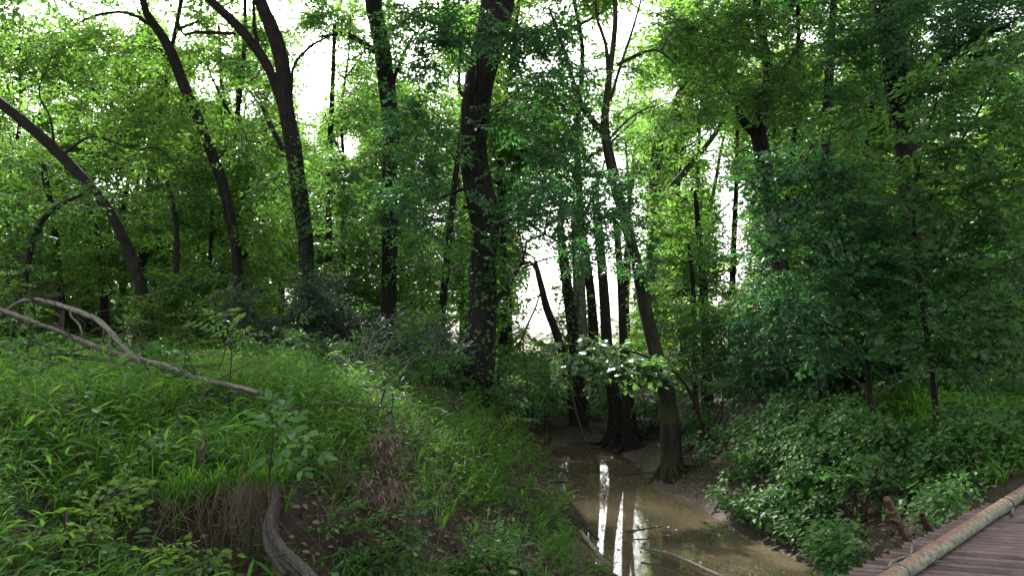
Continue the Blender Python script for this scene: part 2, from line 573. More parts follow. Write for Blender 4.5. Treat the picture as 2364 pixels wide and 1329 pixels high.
def rust_mat(name, stops, scale=8, rough=.75, bump=.25, metal=.1):
    m, t, b, out = newmat(name)
    tc = N(t, "ShaderNodeTexCoord")
    oi = N(t, "ShaderNodeObjectInfo")
    ad = N(t, "ShaderNodeVectorMath", operation='MULTIPLY_ADD')
    ad.inputs[0].default_value = (0, 0, 0)
    cmb = N(t, "ShaderNodeCombineXYZ")
    ml = N(t, "ShaderNodeMath", operation='MULTIPLY'); ml.inputs[1].default_value = 37.0
    t.links.new(oi.outputs["Random"], ml.inputs[0])
    t.links.new(ml.outputs[0], cmb.inputs[0])
    av = N(t, "ShaderNodeVectorMath", operation='ADD')
    t.links.new(tc.outputs["Object"], av.inputs[0]); t.links.new(cmb.outputs[0], av.inputs[1])
    n1 = N(t, "ShaderNodeTexNoise", Scale=scale, Detail=8.0, Roughness=.7)
    t.links.new(av.outputs[0], n1.inputs["Vector"])
    hv = N(t, "ShaderNodeMath", operation='MULTIPLY_ADD')
    hv.inputs[1].default_value = .22; 
    sb = N(t, "ShaderNodeMath", operation='SUBTRACT'); sb.inputs[1].default_value = .11
    t.links.new(n1.outputs["Fac"], sb.inputs[0])
    t.links.new(oi.outputs["Random"], hv.inputs[0]); t.links.new(sb.outputs[0], hv.inputs[2])
    t.links.new(ramp(t, hv.outputs[0], stops), b.inputs["Base Color"])
    b.inputs["Roughness"].default_value = rough
    b.inputs["Metallic"].default_value = metal
    n3 = N(t, "ShaderNodeTexNoise", Scale=scale * 9, Detail=4.0)
    t.links.new(tc.outputs["Object"], n3.inputs["Vector"])
    bp = N(t, "ShaderNodeBump", Strength=bump, Distance=.004)
    t.links.new(n3.outputs["Fac"], bp.inputs["Height"])
    t.links.new(bp.outputs[0], b.inputs["Normal"])
    return m


M['soil'] = soil()
M['water'] = water_mat()
M['deck'] = rust_mat("rusted_tubing", [(.28, (.055, .036, .03)), (.55, (.135, .094, .084)), (.8, (.21, .152, .136))], 5, .42, .25, .45)
M['rust'] = rust_mat("brown_rust", [(.3, (.03, .018, .011)), (.55, (.075, .044, .024)), (.75, (.125, .078, .045))], 14, .85)
M['beam'] = rust_mat("dark_rust", [(.3, (.02, .014, .011)), (.7, (.07, .045, .032))], 6, .8)


def curb_mat(pitch):
    m, t, b, out = newmat("weathered_curb_pipe")
    tc = N(t, "ShaderNodeTexCoord")
    sp = N(t, "ShaderNodeSeparateXYZ")
    t.links.new(tc.outputs["Object"], sp.inputs[0])

    def mth(op, a, bb=None):
        n = N(t, "ShaderNodeMath", operation=op)
        for i, q in enumerate((a, bb)):
            if q is None: continue
            if isinstance(q, (int, float)): n.inputs[i].default_value = q
            else: t.links.new(q, n.inputs[i])
        return n.outputs[0]
    ang = mth('ARCTAN2', sp.outputs["X"], sp.outputs["Y"])      # 0 at the top of the pipe, local Y up, pipe along Z
    ang = mth('ABSOLUTE', ang)
    tri = mth('PINGPONG', sp.outputs["Z"], pitch / 2)
    tri = mth('MULTIPLY', tri, .75 / (pitch / 2))
    n1 = N(t, "ShaderNodeTexNoise", Scale=5.0, Detail=6.0)
    n2 = N(t, "ShaderNodeTexNoise", Scale=28.0, Detail=6.0)
    t.links.new(tc.outputs["Object"], n1.inputs["Vector"]); t.links.new(tc.outputs["Object"], n2.inputs["Vector"])
    e = mth('ADD', ang, tri)
    e = mth('ADD', e, mth('MULTIPLY', n1.outputs["Fac"], .5))
    e = mth('ADD', e, mth('MULTIPLY', n2.outputs["Fac"], .35))
    f = N(t, "ShaderNodeMapRange")
    f.inputs["From Min"].default_value = 1.3; f.inputs["From Max"].default_value = 1.45
    t.links.new(e, f.inputs["Value"])
    rust = ramp(t, n2.outputs["Fac"], [(.3, (.12, .062, .038)), (.55, (.21, .112, .073)), (.75, (.28, .155, .1))])
    grn = ramp(t, n2.outputs["Fac"], [(.3, (.085, .075, .042)), (.5, (.16, .165, .1)), (.72, (.3, .33, .235))])
    mx = N(t, "ShaderNodeMixRGB")
    t.links.new(f.outputs[0], mx.inputs[0]); t.links.new(rust, mx.inputs[1]); t.links.new(grn, mx.inputs[2])
    t.links.new(mx.outputs[0], b.inputs["Base Color"])
    b.inputs["Roughness"].default_value = .7
    bp = N(t, "ShaderNodeBump", Strength=.2, Distance=.004)
    t.links.new(n2.outputs["Fac"], bp.inputs["Height"]); t.links.new(bp.outputs[0], b.inputs["Normal"])
    return m


# ------------------------------------------------------------------ terrain
CT = [  # (px, py, distance) of ground points
    (0, 1329, 4.1), (300, 1329, 4.3), (560, 1329, 4.7), (700, 1329, 5.1), (900, 1329, 5.6), (1150, 1329, 6.5), (1400, 1312, 7.5),
    (640, 1230, 5.1), (600, 1150, 5.12), (600, 1310, 5.06), (480, 1168, 4.98), (480, 1320, 4.93), (300, 1215, 4.72), (300, 1285, 4.64), (420, 1420, 4.5), (560, 1420, 4.7), (0, 1130, 4.55), (480, 1135, 5.05), (600, 1118, 5.3), (390, 1180, 4.88), (390, 1315, 4.83), (0, 1000, 5.6), (300, 1010, 5.6),
    (0, 905, 7), (300, 905, 7), (600, 935, 7), (0, 868, 9.5), (400, 885, 9.3), (700, 1050, 6.4), (800, 1060, 6.7), (900, 965, 8.6),
    (1000, 1060, 8.1), (1000, 1200, 6.9), (850, 1200, 6.0), (1150, 1210, 7.9), (1100, 960, 12.6), (1150, 1100, 9.2), (1265, 1230, 8.7), (1180, 1010, 12),
    (1262, 1100, 12.2), (1300, 1150, 10.4), (1190, 965, 14.5), (1000, 880, 12), (800, 850, 12), (1050, 860, 18), (500, 832, 20), (0, 828, 20), (900, 800, 34), (300, 800, 34),
    (1235, 1015, 15.8), (1260, 1050, 14.2),
    (1545, 1110, 11.9), (1640, 1150, 10.8), (1750, 1225, 9.0), (1850, 1270, 8.2), (1940, 1310, 7.6), (1700, 1050, 11), (1750, 960, 11.6), (1660, 1060, 11.6),
    (1900, 930, 11), (2100, 935, 10.5), (2364, 950, 9.5), (1880, 1100, 9.4), (2000, 1190, 8.1), (2150, 1070, 8.3), (2364, 1090, 7.3),
    (2200, 1160, 7.0), (2300, 1150, 6.9), (2060, 1260, 6.9), (2150, 1240, 6.3), (1650, 980, 13.6), (1750, 915, 20), (2000, 905, 20), (2364, 900, 20),
    (1600, 1000, 14), (1500, 965, 20), (1400, 900, 26), (1300, 900, 26), (1450, 860, 40), (1700, 840, 36), (2300, 840, 34),
    (1345, 985, 17.3), (1430, 1012, 16.4), (1290, 985, 17.4), (1520, 1010, 15.0), (1545, 1062, 12.9),
]
CT += [(1590, 1152, 10.6), (1690, 1226, 8.9), (1800, 1276, 8.05), (1570, 1130, 11.2)]
ctl = [P(*c) for c in CT]
for c in ctl[-4:]:
    c[2] = -.12
for xw, yw in ((2.0, 7.5), (2.6, 7.6), (1.5, 7.8), (1.9, 9), (2.4, 9.2), (1.3, 9), (1.8, 11), (2.2, 11), (1.3, 11.3), (1.75, 13), (1.9, 14.3), (1.35, 14.3), (1.2, 15.4), (.5, 16.2), (2.0, 6), (1.5, 4), (3, 5.8), (.8, 2), (3, 4)):
    ctl.append(np.array([xw, yw, -.28]))
for xw, yw, zw in ((-1.2, 17.4, .1), (-3, 15.5, 1.5), (-2.5, 3, 1.2), (-4, 2, 1.5), (-6, 5, 2.0), (5.5, 3.5, .6), (6.5, 5.2, .8), (7, 8, 1.5), (-2, 0, .9), (4, 0, .3), (1, 0, -.3), (-10, 8, 2.2), (12, 10, 1.6),
                   (-12, 20, 2.2), (14, 20, 1.5), (-3, 19.5, 1.6)):
    ctl.append(np.array([xw, yw, zw]))
ctl = np.array(ctl)
_A = np.linalg.norm(ctl[:, None, :2] - ctl[None, :, :2], axis=2)
_nc = len(ctl)
_K = np.zeros((_nc + 1, _nc + 1))
_K[:_nc, :_nc] = _A - np.eye(_nc) * .006
_K[:_nc, _nc] = _K[_nc, :_nc] = 1
_W = np.linalg.solve(_K, np.append(ctl[:, 2], 0))


def deck_edge_inside(x, y):
    return None


def ground(x, y, detail=True):
    x, y = np.asarray(x, float), np.asarray(y, float)
    sh = x.shape
    x, y = x.ravel(), y.ravel()
    z = np.empty(len(x))
    for i in range(0, len(x), 20000):
        q = np.stack([x[i:i + 20000], y[i:i + 20000]], 1)
        dd = np.linalg.norm(q[:, None] - ctl[None, :, :2], axis=2)
        z[i:i + 20000] = dd @ _W[:_nc] + _W[_nc]
    far = smooth(26, 45, np.hypot(x, y - 8))
    z = z * (1 - far) + 1.6 * far
    if detail:
        a = smooth(-.1, .5, z) * (1 - far) + .1
        z = z + a * (.22 * vnoise(x, y, .9) + .14 * vnoise(x, y, 2.3) + .07 * vnoise(x, y, 6)) + .03 * vnoise(x, y, 14) * (1 - far)
    # keep the ground below the bridge deck
    e = (x - E0[0]) * NE[0] + (y - E0[1]) * NE[1]
    under = smooth(-.25, .1, e) * (y < 6.7 + .2) * (e > -.3)
    z = np.where(under > 0, np.minimum(z, DECK_Z - .22 + (1 - under) * 1.2), z)
    return z.reshape(sh)


# bridge deck frame
DECK_Z = .95
E0 = on_plane(1935, 1324, DECK_Z)
E1 = on_plane(2300, 1145, DECK_Z)
ED = nrm(E1 - E0)                       # along the ragged left end of the tubes
ra, rb = on_plane(2126, 1313.6, DECK_Z), on_plane(2364, 1333, DECK_Z)
RD = nrm(rb - ra)                       # tube direction
NE = np.array([ED[1], -ED[0], 0])
if np.dot(NE, RD) < 0:
    NE = -NE


def axis_grid(lo, hi, fine_lo, fine_hi, fine, grow, lim):
    v = list(np.arange(fine_lo, fine_hi, fine))
    s = fine
    while v[-1] < hi:
        s = min(s * grow, lim); v.append(v[-1] + s)
    s = fine
    while v[0] > lo:
        s = min(s * grow, lim); v.insert(0, v[0] - s)
    return np.array(v)


gx = axis_grid(-900, 900, -6, 7.5, .07, 1.06, 60)
gy = axis_grid(-60, 1400, 2.5, 18, .07, 1.05, 60)
X, Y = np.meshgrid(gx, gy)
Z = ground(X, Y)
g = Geo()
ny, nx = X.shape
i = (np.arange(ny - 1)[:, None] * nx + np.arange(nx - 1)[None])
g.add(np.stack([X, Y, Z], -1), [np.stack([i, i + 1, i + nx + 1, i + nx], -1).reshape(-1, 4)], 0, True)
tag(g.build("ground", M['soil']), kind="structure")

g = Geo()
wx, wy = np.meshgrid(np.linspace(-6, 6, 25), np.linspace(-3, 22, 51))
i = (np.arange(50)[:, None] * 25 + np.arange(24)[None])
g.add(np.stack([wx, wy, np.zeros_like(wx)], -1), [np.stack([i, i + 1, i + 26, i + 25], -1).reshape(-1, 4)], 0, True)
tag(g.build("creek_water", M['water']), kind="structure")


def gz(x, y):
    return float(ground(np.array([x]), np.array([y]))[0])


# ------------------------------------------------------------------ trees
def tree(name, label, cat, polys, d, clumps=(), leaf=.1, kind='rhomb', mat='leaf', bark='bark', canopy=0, group=None, flare=1.6,
         limbs=True, ivy=None, roots=0, seed=None, lean=0, sink=.4, sides=14, hang=False, canopy_r=1.9, canopy_lai=.8, part='branch', thick=1.0):
    r = np.random.default_rng(zlib.crc32(label.encode()) if seed is None else seed)
    dd = d if callable(d) else (lambda py, _d=d: _d)
    main = polys[0]
    pts = [P(px, py, dd(py)) for px, py, wd in main]
    rad = [wd * thick / 2 * dd(py) / FPX for px, py, wd in main]
    base = pts[-1].copy()
    base[2] = ground(base[0:1], base[1:2])[0]
    root = empty(name, base, label, cat, group)
    # down to the soil
    if pts[-1][2] > base[2] + .05:
        pts.append(base.copy()); rad.append(rad[-1] * 1.1)
    rad[-1] *= flare
    rad[-2] = rad[-2] * (1 + (flare - 1) * .25)
    pts.append(pts[-1] - np.array([0, 0, sink])); rad.append(rad[-1] * 1.15)
    top = pts[0]
    if main[0][1] <= 5:
        dirn = nrm(pts[0] - pts[1]) * .6 + np.array([0, 0, .4])
        dirn = nrm(dirn)
        e = [pts[0] + dirn * 2.2 * k + r.normal(0, .15, 3) for k in (1, 2, 3)]
        pts = e[::-1] + pts
        rad = [rad[0] * f for f in (.25, .55, .8)] + rad
        top = e[-1]
    g = Geo()
    tp, tr = tube(g, pts, rad, sides, .16, .05, 0, r=r)
    if roots:
        for k in range(roots):
            a = 2 * math.pi * (k + r.random() * .6) / roots
            q0 = base + np.array([0, 0, .35])
            ps = [q0]
            for s in (.28, .55, .9, 1.3):
                a += r.normal(0, .25)
                q = base + np.array([math.cos(a), math.sin(a), 0]) * (rad[-3] * .9 + s * (.8 if roots > 7 else .45))
                q[2] = max(ground(q[0:1], q[1:2])[0], -.08) + .05 - s * .07
                ps.append(q)
            R0 = rad[-3] * (.5 if roots > 7 else .3)
            tube(g, ps, [R0, R0 * .55, R0 * .35, R0 * .25, R0 * .12], 7, .1, .12, 0, r=r)
    g.build("trunk", M[bark], root, base)
    skeleton = [tp]
    for pl in polys[1:]:
        g = Geo()
        bp = [P(q[0], q[1], q[3] if len(q) > 3 else dd(q[1])) for q in pl]
        br = [q[2] * thick * .82 / 2 * (q[3] if len(q) > 3 else dd(q[1])) / FPX for q in pl]
        if pl[0][1] <= 5:
            dn = nrm(bp[0] - bp[1])
            bp = [bp[0] + dn * 3.0 + r.normal(0, .2, 3), bp[0] + dn * 1.5] + bp
            br = [br[0] * .4, br[0] * .75] + br
        t2, _ = tube(g, bp, br, 9, .14, .05, 0, r=r)
        g.build(part, M[bark], root, base)
        skeleton.append(t2)
    sk = np.concatenate(skeleton)
    cl = [(P(c[0], c[1], c[3] if len(c) > 3 and c[3] else dd(c[1]) + r.uniform(-1.2, .8)), None, c) for c in clumps]
    g = Geo()
    if cl or canopy:
        for c, _, s in cl:
            R = s[2] * c[1] / FPX
            la = s[4] if len(s) > 4 else 1.3
            clump_sprays(g, c, R, leaf, la, kind, r, lib=HANG if hang else SPRAYS)
            if limbs:
                q = sk[np.argmin(np.linalg.norm(sk - c, axis=1) + np.maximum(sk[:, 2] - c[2], 0) * 1.5 + np.abs(c[2] - sk[:, 2] - .6) * .3)]
                L = np.linalg.norm(q - c)
                if .3 < L < 5:
                    mid = (q + c) / 2 + r.normal(0, .1 * L, 3) + np.array([0, 0, .1 * L])
                    tube(g, [q, q * .6 + mid * .4 + np.array([0, 0, .03 * L]), mid, c, c + (c - mid) * .5], [.005 * L + .01, .0045 * L + .008, .004 * L + .006, .006, .003], 5, .25, .08, 1, cap=False, r=r)
        for k in range(int(canopy * 1.9)):  # leaf clumps round treetops, mostly out of view, added to shade the ground
            a = r.random() * 6.28
            c = top + np.array([math.cos(a) * r.uniform(.3, 3.2), math.sin(a) * r.uniform(.3, 3.2), r.uniform(-4.5, 2.5)])
            clump_sprays(g, c, canopy_r * r.uniform(.7, 1.2), .2, canopy_lai, 'rhomb', r)
            q = sk[np.argmin(np.linalg.norm(sk - c + np.array([0, 0, .8]), axis=1))]
            tube(g, [q - (c - q) * .02, (q + c) / 2 + np.array([0, 0, .15]), c], [.04, .028, .01], 5, .4, .05, 1, cap=False, r=r)
        g.build("crown", [M[mat], M['twig']], root, base)
    if ivy:
        g = Geo()
        for (p0, p1, n, sz) in ivy:        # trunk py range covered with ivy
            px, py = proj(tp)
            sel = np.nonzero((py >= p0) & (py <= p1))[0]
            ix = r.choice(sel, n)
            a = r.random(n) * 6.28
            tg = nrm(np.gradient(tp, axis=0))[ix]
            x = nrm(np.cross(tg, np.array([[.3, 1., .1]]))); y = np.cross(tg, x)
            o = x * np.cos(a)[:, None] + y * np.sin(a)[:, None]
            q = tp[ix] + o * (tr[ix] * r.uniform(1.0, 1.35, n))[:, None] + tg * r.uniform(-.1, .1, n)[:, None]
            D = np.stack([r.normal(0, .5, n), r.normal(0, .5, n), -np.ones(n) * .8], 1) + o * .5
            put_leaves(g, 'heart', q, D, o + r.normal(0, .3, o.shape), sz * r.uniform(.6, 1.3, n), 0)
        for k in range(5):
            px, py = proj(tp)
            sel = np.nonzero((py >= ivy[0][0]) & (py <= ivy[0][1]))[0]
            a = r.random() * 6.28 + np.cumsum(r.normal(0, .15, len(sel)))
            tg = nrm(np.gradient(tp, axis=0))[sel]
            x = nrm(np.cross(tg, np.array([[.3, 1., .1]]))); y = np.cross(tg, x)
            q = tp[sel] + (x * np.cos(a)[:, None] + y * np.sin(a)[:, None]) * (tr[sel] * 1.06)[:, None]
            if len(q) > 3:
                tube(g, q[::2], np.full(len(q[::2]), .012), 5, .2, .1, 1, cap=False, r=r)
        g.build("ivy", [M['vine'], M['twig']], root, base)
    return root, sk


T = "tree"
tree("leaning_tree", "dark tree leaning hard to the left across the left edge of the wood", T,
     [[(-330, -20, 26), (-150, 110, 30), (-20, 220, 34), (100, 320, 40), (180, 400, 40), (240, 470, 38), (290, 560, 40), (325, 660, 40), (345, 760, 40), (350, 815, 42)],
      [(440, 425, 3), (370, 345, 6), (310, 345, 7), (240, 320, 9), (200, 318, 10), (150, 355, 12)],
      [(120, 130, 4), (90, 210, 6), (115, 270, 8), (125, 330, 11)]], 15,
     [(60, 120, 110, 16), (190, 220, 90, 16.8), (40, 360, 90, 17), (250, 370, 80, 17), (350, 300, 90, 15.5), (40, 480, 90, 17), (100, 620, 90, 17), (230, 600, 80, 17), (350, 500, 70, 17), (20, 560, 80, 17), (170, 90, 80, 17)],
     .1, 'rhomb', 'leaf_far', canopy=3, limbs=False, thick=0.62)
tree("slender_tree", "slender tree with one long arm bent left near the top, left of the forked tree", T,
     [[(330, 0, 24), (345, 40, 28), (390, 110, 36), (430, 210, 38), (480, 330, 38), (515, 430, 36), (540, 540, 34), (550, 640, 34), (553, 740, 36), (556, 800, 38)],
      [(165, 63, 6), (215, 38, 10), (275, 28, 12), (320, 40, 14), (352, 62, 16)],
      [(415, 0, 6), (412, 50, 8), (425, 80, 12), (455, 75, 14, 15.4), (540, 78, 14, 15)]], 16,
     [(250, 110, 70), (420, 250, 50), (450, 400, 60), (330, 240, 80), (610, 540, 60), (500, 120, 50), (580, 350, 60), (390, 160, 40, 17)],
     .1, 'rhomb', 'leaf_far', canopy=3, thick=0.66)
tree("forked_tree", "tall dark tree forking into two heavy stems, left of the straight trunk", T,
     [[(600, 0, 46), (625, 60, 52), (650, 140, 54), (660, 250, 56), (678, 350, 58), (690, 450, 55), (705, 560, 48), (712, 700, 44), (715, 790, 46), (716, 830, 50)],
      [(485, 0, 36), (555, 68, 42), (610, 140, 42), (640, 210, 38), (662, 290, 36)],
      [(605, 245, 12), (622, 285, 20), (655, 345, 24)],
      [(780, 320, 8), (740, 275, 10), (730, 255, 9)] if False else [(585, 0, 14), (588, 70, 16), (600, 120, 18)],
      [(760, 85, 8), (720, 105, 12), (680, 150, 12), (672, 210, 14)]], 15,
     [(620, 100, 70), (740, 40, 60), (560, 320, 55), (610, 420, 55), (760, 470, 80), (790, 400, 60), (540, 140, 45), (640, 480, 40, 14.2, .5)],
     .105, 'rhomb', 'leaf', canopy=5, ivy=[(330, 800, 420, .06)], thick=0.66)
tree("straight_tree", "tall straight grey trunk half hidden by leaves, between the forked tree and the thick tree", T,
     [[(862, 0, 46), (880, 100, 46), (893, 200, 46), (903, 300, 45), (898, 450, 42), (900, 550, 42), (898, 650, 42), (893, 790, 44), (892, 840, 48)],
      [(735, 86, 8), (790, 78, 16), (830, 95, 20), (865, 120, 24)],
      [(950, 90, 10), (925, 140, 12), (905, 200, 14)]], 17,
     [(870, 150, 75), (830, 270, 70), (900, 350, 70, 15), (800, 430, 60), (850, 540, 80), (780, 570, 70), (960, 590, 70), (930, 60, 60), (900, 440, 50, 15)],
     .105, 'rhomb', 'leaf', bark='bark', canopy=4, thick=0.84)
tree("thick_tree", "thickest dark trunk standing upright on the left bank of the creek", T,
     [[(1150, 0, 84), (1140, 60, 84), (1115, 150, 78), (1100, 230, 74), (1093, 320, 68), (1098, 400, 72), (1115, 480, 78), (1122, 530, 70), (1114, 600, 62), (1112, 700, 66), (1105, 820, 74), (1098, 900, 80), (1096, 940, 84)],
      [(1210, 598, 10), (1188, 632, 12), (1165, 668, 16), (1145, 692, 20), (1128, 715, 22)],
      [(1205, 482, 5), (1180, 483, 8), (1150, 490, 14), (1132, 500, 20)],
      [(1290, 560, 5), (1240, 530, 8), (1200, 505, 11), (1150, 515, 16)],
      [(1062, 212, 10), (1075, 222, 24), (1100, 235, 30)],
      [(960, 470, 4), (1020, 455, 6), (1060, 440, 9), (1100, 425, 14)]], 13,
     [(980, 40, 100, 12), (1010, 150, 85, 12), (940, 260, 80, 12.5), (1010, 330, 75, 12), (960, 420, 85, 12.5), (1030, 60, 80, 11.5), (990, 520, 80, 12.5), (900, 480, 60, 13.5),
      (1210, 80, 90, 11.5), (1270, 180, 95, 11.5), (1190, 270, 80, 12.5), (1300, 320, 85, 11.5), (1240, 400, 80, 12), (1290, 490, 95, 11), (1390, 510, 85, 11), (1210, 480, 65, 11.5),
      (1440, 480, 70, 11.5), (1330, 590, 55, 11.5), (1180, 620, 45, 12.5), (1125, 60, 70, 11, .8), (1100, 430, 45, 11.5, .6), (1120, 560, 40, 11.8, .8), (1470, 600, 55, 11.5), (1340, 420, 60, 11.5), (1400, 420, 60, 11.5),
      (1100, 290, 45, 11.8, .5), (1290, 60, 60, 12), (1330, 180, 70, 12)],
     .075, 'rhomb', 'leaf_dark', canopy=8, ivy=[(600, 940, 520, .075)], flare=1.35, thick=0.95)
tree("leaning_creek_tree", "mossy dark trunk leaning left from its swollen foot in the creek", T,
     [[(1420, 0, 16), (1418, 80, 18), (1410, 150, 20), (1400, 230, 24), (1396, 300, 30), (1415, 400, 36), (1440, 500, 34), (1468, 600, 34), (1487, 700, 42), (1508, 790, 44), (1530, 870, 54), (1545, 960, 60), (1550, 1040, 66), (1550, 1085, 74), (1548, 1112, 80)],
      [(1268, 20, 10), (1300, 110, 16), (1332, 220, 22), (1362, 272, 26), (1395, 312, 30)],
      [(1560, 150, 5), (1540, 130, 8), (1510, 115, 10), (1470, 128, 13), (1425, 150, 16)],
      [(1510, 245, 5), (1470, 262, 7), (1430, 295, 9), (1404, 325, 12)],
      [(1375, 0, 9), (1380, 50, 12), (1398, 100, 14), (1404, 170, 18)],
      [(1395, 400, 8), (1405, 420, 10), (1430, 445, 14)],
      [(1480, 0, 8), (1460, 70, 10), (1430, 160, 12), (1410, 230, 14)]], lambda py: 12.2,
     [(1450, 130, 50, 12.5), (1500, 280, 60, 13), (1470, 380, 50, 13), (1560, 60, 60, 13), (1330, 250, 55, 11.5), (1500, 500, 50, 12.5, .7)],
     .085, 'rhomb', 'leaf', bark='bark_moss', canopy=6, roots=7, flare=1.12, thick=0.72)
tree("bent_tree", "thin bent trunk in front of the bright gap over the creek", T,
     [[(1236, 600, 8), (1242, 630, 15), (1252, 670, 18), (1262, 710, 20), (1285, 770, 22), (1305, 840, 24), (1322, 920, 28), (1338, 985, 34)],
      [(1200, 612, 6), (1225, 605, 9), (1246, 640, 12)]], 17.5,
     [(1215, 600, 40), (1170, 700, 35)], .1, canopy=0, roots=4, thick=0.86)
tree("tangled_tree", "trunk wrapped in yellow-green vines behind the bent thin tree", T,
     [[(1292, 520, 20), (1300, 590, 24), (1312, 680, 26), (1325, 780, 30), (1335, 900, 36), (1342, 985, 46)]], 18.3,
     [(1300, 540, 45), (1290, 670, 22, 17.8, 1.0), (1310, 600, 35)], .1, 'rhomb', 'leaf_bright', ivy=[(560, 800, 260, .09)], thick=0.86)
tree("grey_tree", "pale broad trunk close behind the tangled one, beyond the creek", T,
     [[(1328, 480, 28), (1334, 590, 32), (1338, 700, 34), (1340, 800, 36), (1345, 900, 38), (1348, 985, 44)]], 20.5,
     [(1345, 600, 50), (1350, 660, 25, 19.5)], .11, 'rhomb', 'leaf_bright', bark='bark_pale_haze', ivy=[(560, 860, 200, .1)], thick=0.86)
tree("root_tree", "dark trunk with a fan of bare roots over the muddy far bank", T,
     [[(1372, 420, 20), (1380, 520, 24), (1388, 600, 26), (1396, 700, 28), (1402, 800, 30), (1415, 900, 34), (1425, 960, 40), (1430, 1012, 52)]], 16.4,
     [(1390, 540, 50, 16, .8)], .1, 'rhomb', 'leaf', roots=11, thick=0.86)
tree("twin_tree", "narrower dark trunk just right of the tree with bare roots", T,
     [[(1418, 480, 16), (1427, 570, 18), (1433, 650, 20), (1438, 760, 22), (1444, 860, 26), (1452, 960, 30), (1458, 1030, 38)]], 15.6,
     [(1430, 560, 50, 15.2), (1470, 640, 30, 15)], .1, 'rhomb', 'leaf', roots=9, thick=0.86)
tree("pale_forked_tree", "pale grey forked tree fading into the distance behind the creek", T,
     [[(1600, 60, 14), (1575, 200, 24), (1525, 320, 38), (1511, 420, 36), (1515, 480, 40), (1508, 560, 34), (1503, 640, 36), (1508, 720, 38), (1512, 830, 42)],
      [(1735, 120, 4), (1690, 230, 11), (1650, 310, 19), (1590, 385, 24), (1545, 440, 28), (1516, 500, 32)]], 26,
     [(1560, 200, 70), (1620, 240, 60), (1500, 330, 60), (1620, 440, 40), (1560, 540, 50), (1480, 700, 30), (1560, 300, 45, 20), (1650, 300, 45, 20), (1530, 450, 40, 20, 1), (1600, 360, 40, 21), (1700, 200, 45, 22), (1515, 600, 35, 20, .9)], .13, 'rhomb', 'leaf_far', bark='bark_pale_haze', canopy=3, thick=.75)
tree("rough_barked_tree", "stout grey rough-barked trunk bending left behind the elm saplings", T,
     [[(1745, 0, 20), (1765, 110, 24), (1772, 190, 30), (1752, 290, 42), (1760, 350, 46), (1770, 420, 46), (1785, 500, 46), (1792, 600, 46), (1800, 720, 48), (1805, 900, 54)],
      [(1700, 245, 16), (1712, 275, 26), (1745, 310, 34)],
      [(1860, 90, 8), (1820, 140, 12), (1785, 210, 16)]], 14.5,
     [(1640, 120, 100, 13.5), (1720, 60, 90, 13.5), (1830, 120, 90, 13.5), (1620, 230, 75), (1810, 250, 75, 13.5), (1560, 70, 65), (1700, 220, 55, 13.5), (1870, 40, 75), (1790, 640, 60, 13), (1700, 360, 40), (1640, 590, 40, 15), (1800, 200, 60, 13)],
     .09, 'rhomb', 'leaf', canopy=9, thick=0.86)
tree("ivy_covered_tree", "dark trunk cloaked in ivy above the two elm saplings", T,
     [[(2048, 0, 60), (2060, 100, 60), (2070, 180, 56), (2082, 260, 50), (2095, 400, 50), (2105, 600, 52), (2112, 780, 54), (2118, 925, 60)],
      [(2330, 60, 10, 11), (2250, 90, 14, 11.5), (2170, 150, 18, 12), (2090, 230, 24)]], 13,
     [(2000, 70, 100, 12.5), (2150, 60, 110, 11.5), (2260, 130, 110, 11.5), (2330, 40, 100, 11), (1960, 190, 80, 13), (2200, 210, 90, 12), (2330, 180, 100, 12), (1940, 100, 70, 13), (2260, 20, 100, 12)],
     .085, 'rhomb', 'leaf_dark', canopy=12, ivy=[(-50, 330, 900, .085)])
tree("thin_tree", "thin trunk high up between the rough-barked tree and the ivy-clad one", T,
     [[(1925, 0, 16), (1920, 80, 18), (1914, 180, 20), (1908, 300, 20), (1905, 600, 22), (1905, 880, 26)]], 19,
     [(1900, 120, 60, 18), (1960, 300, 70, 17)], .12, 'rhomb', 'leaf', canopy=3)
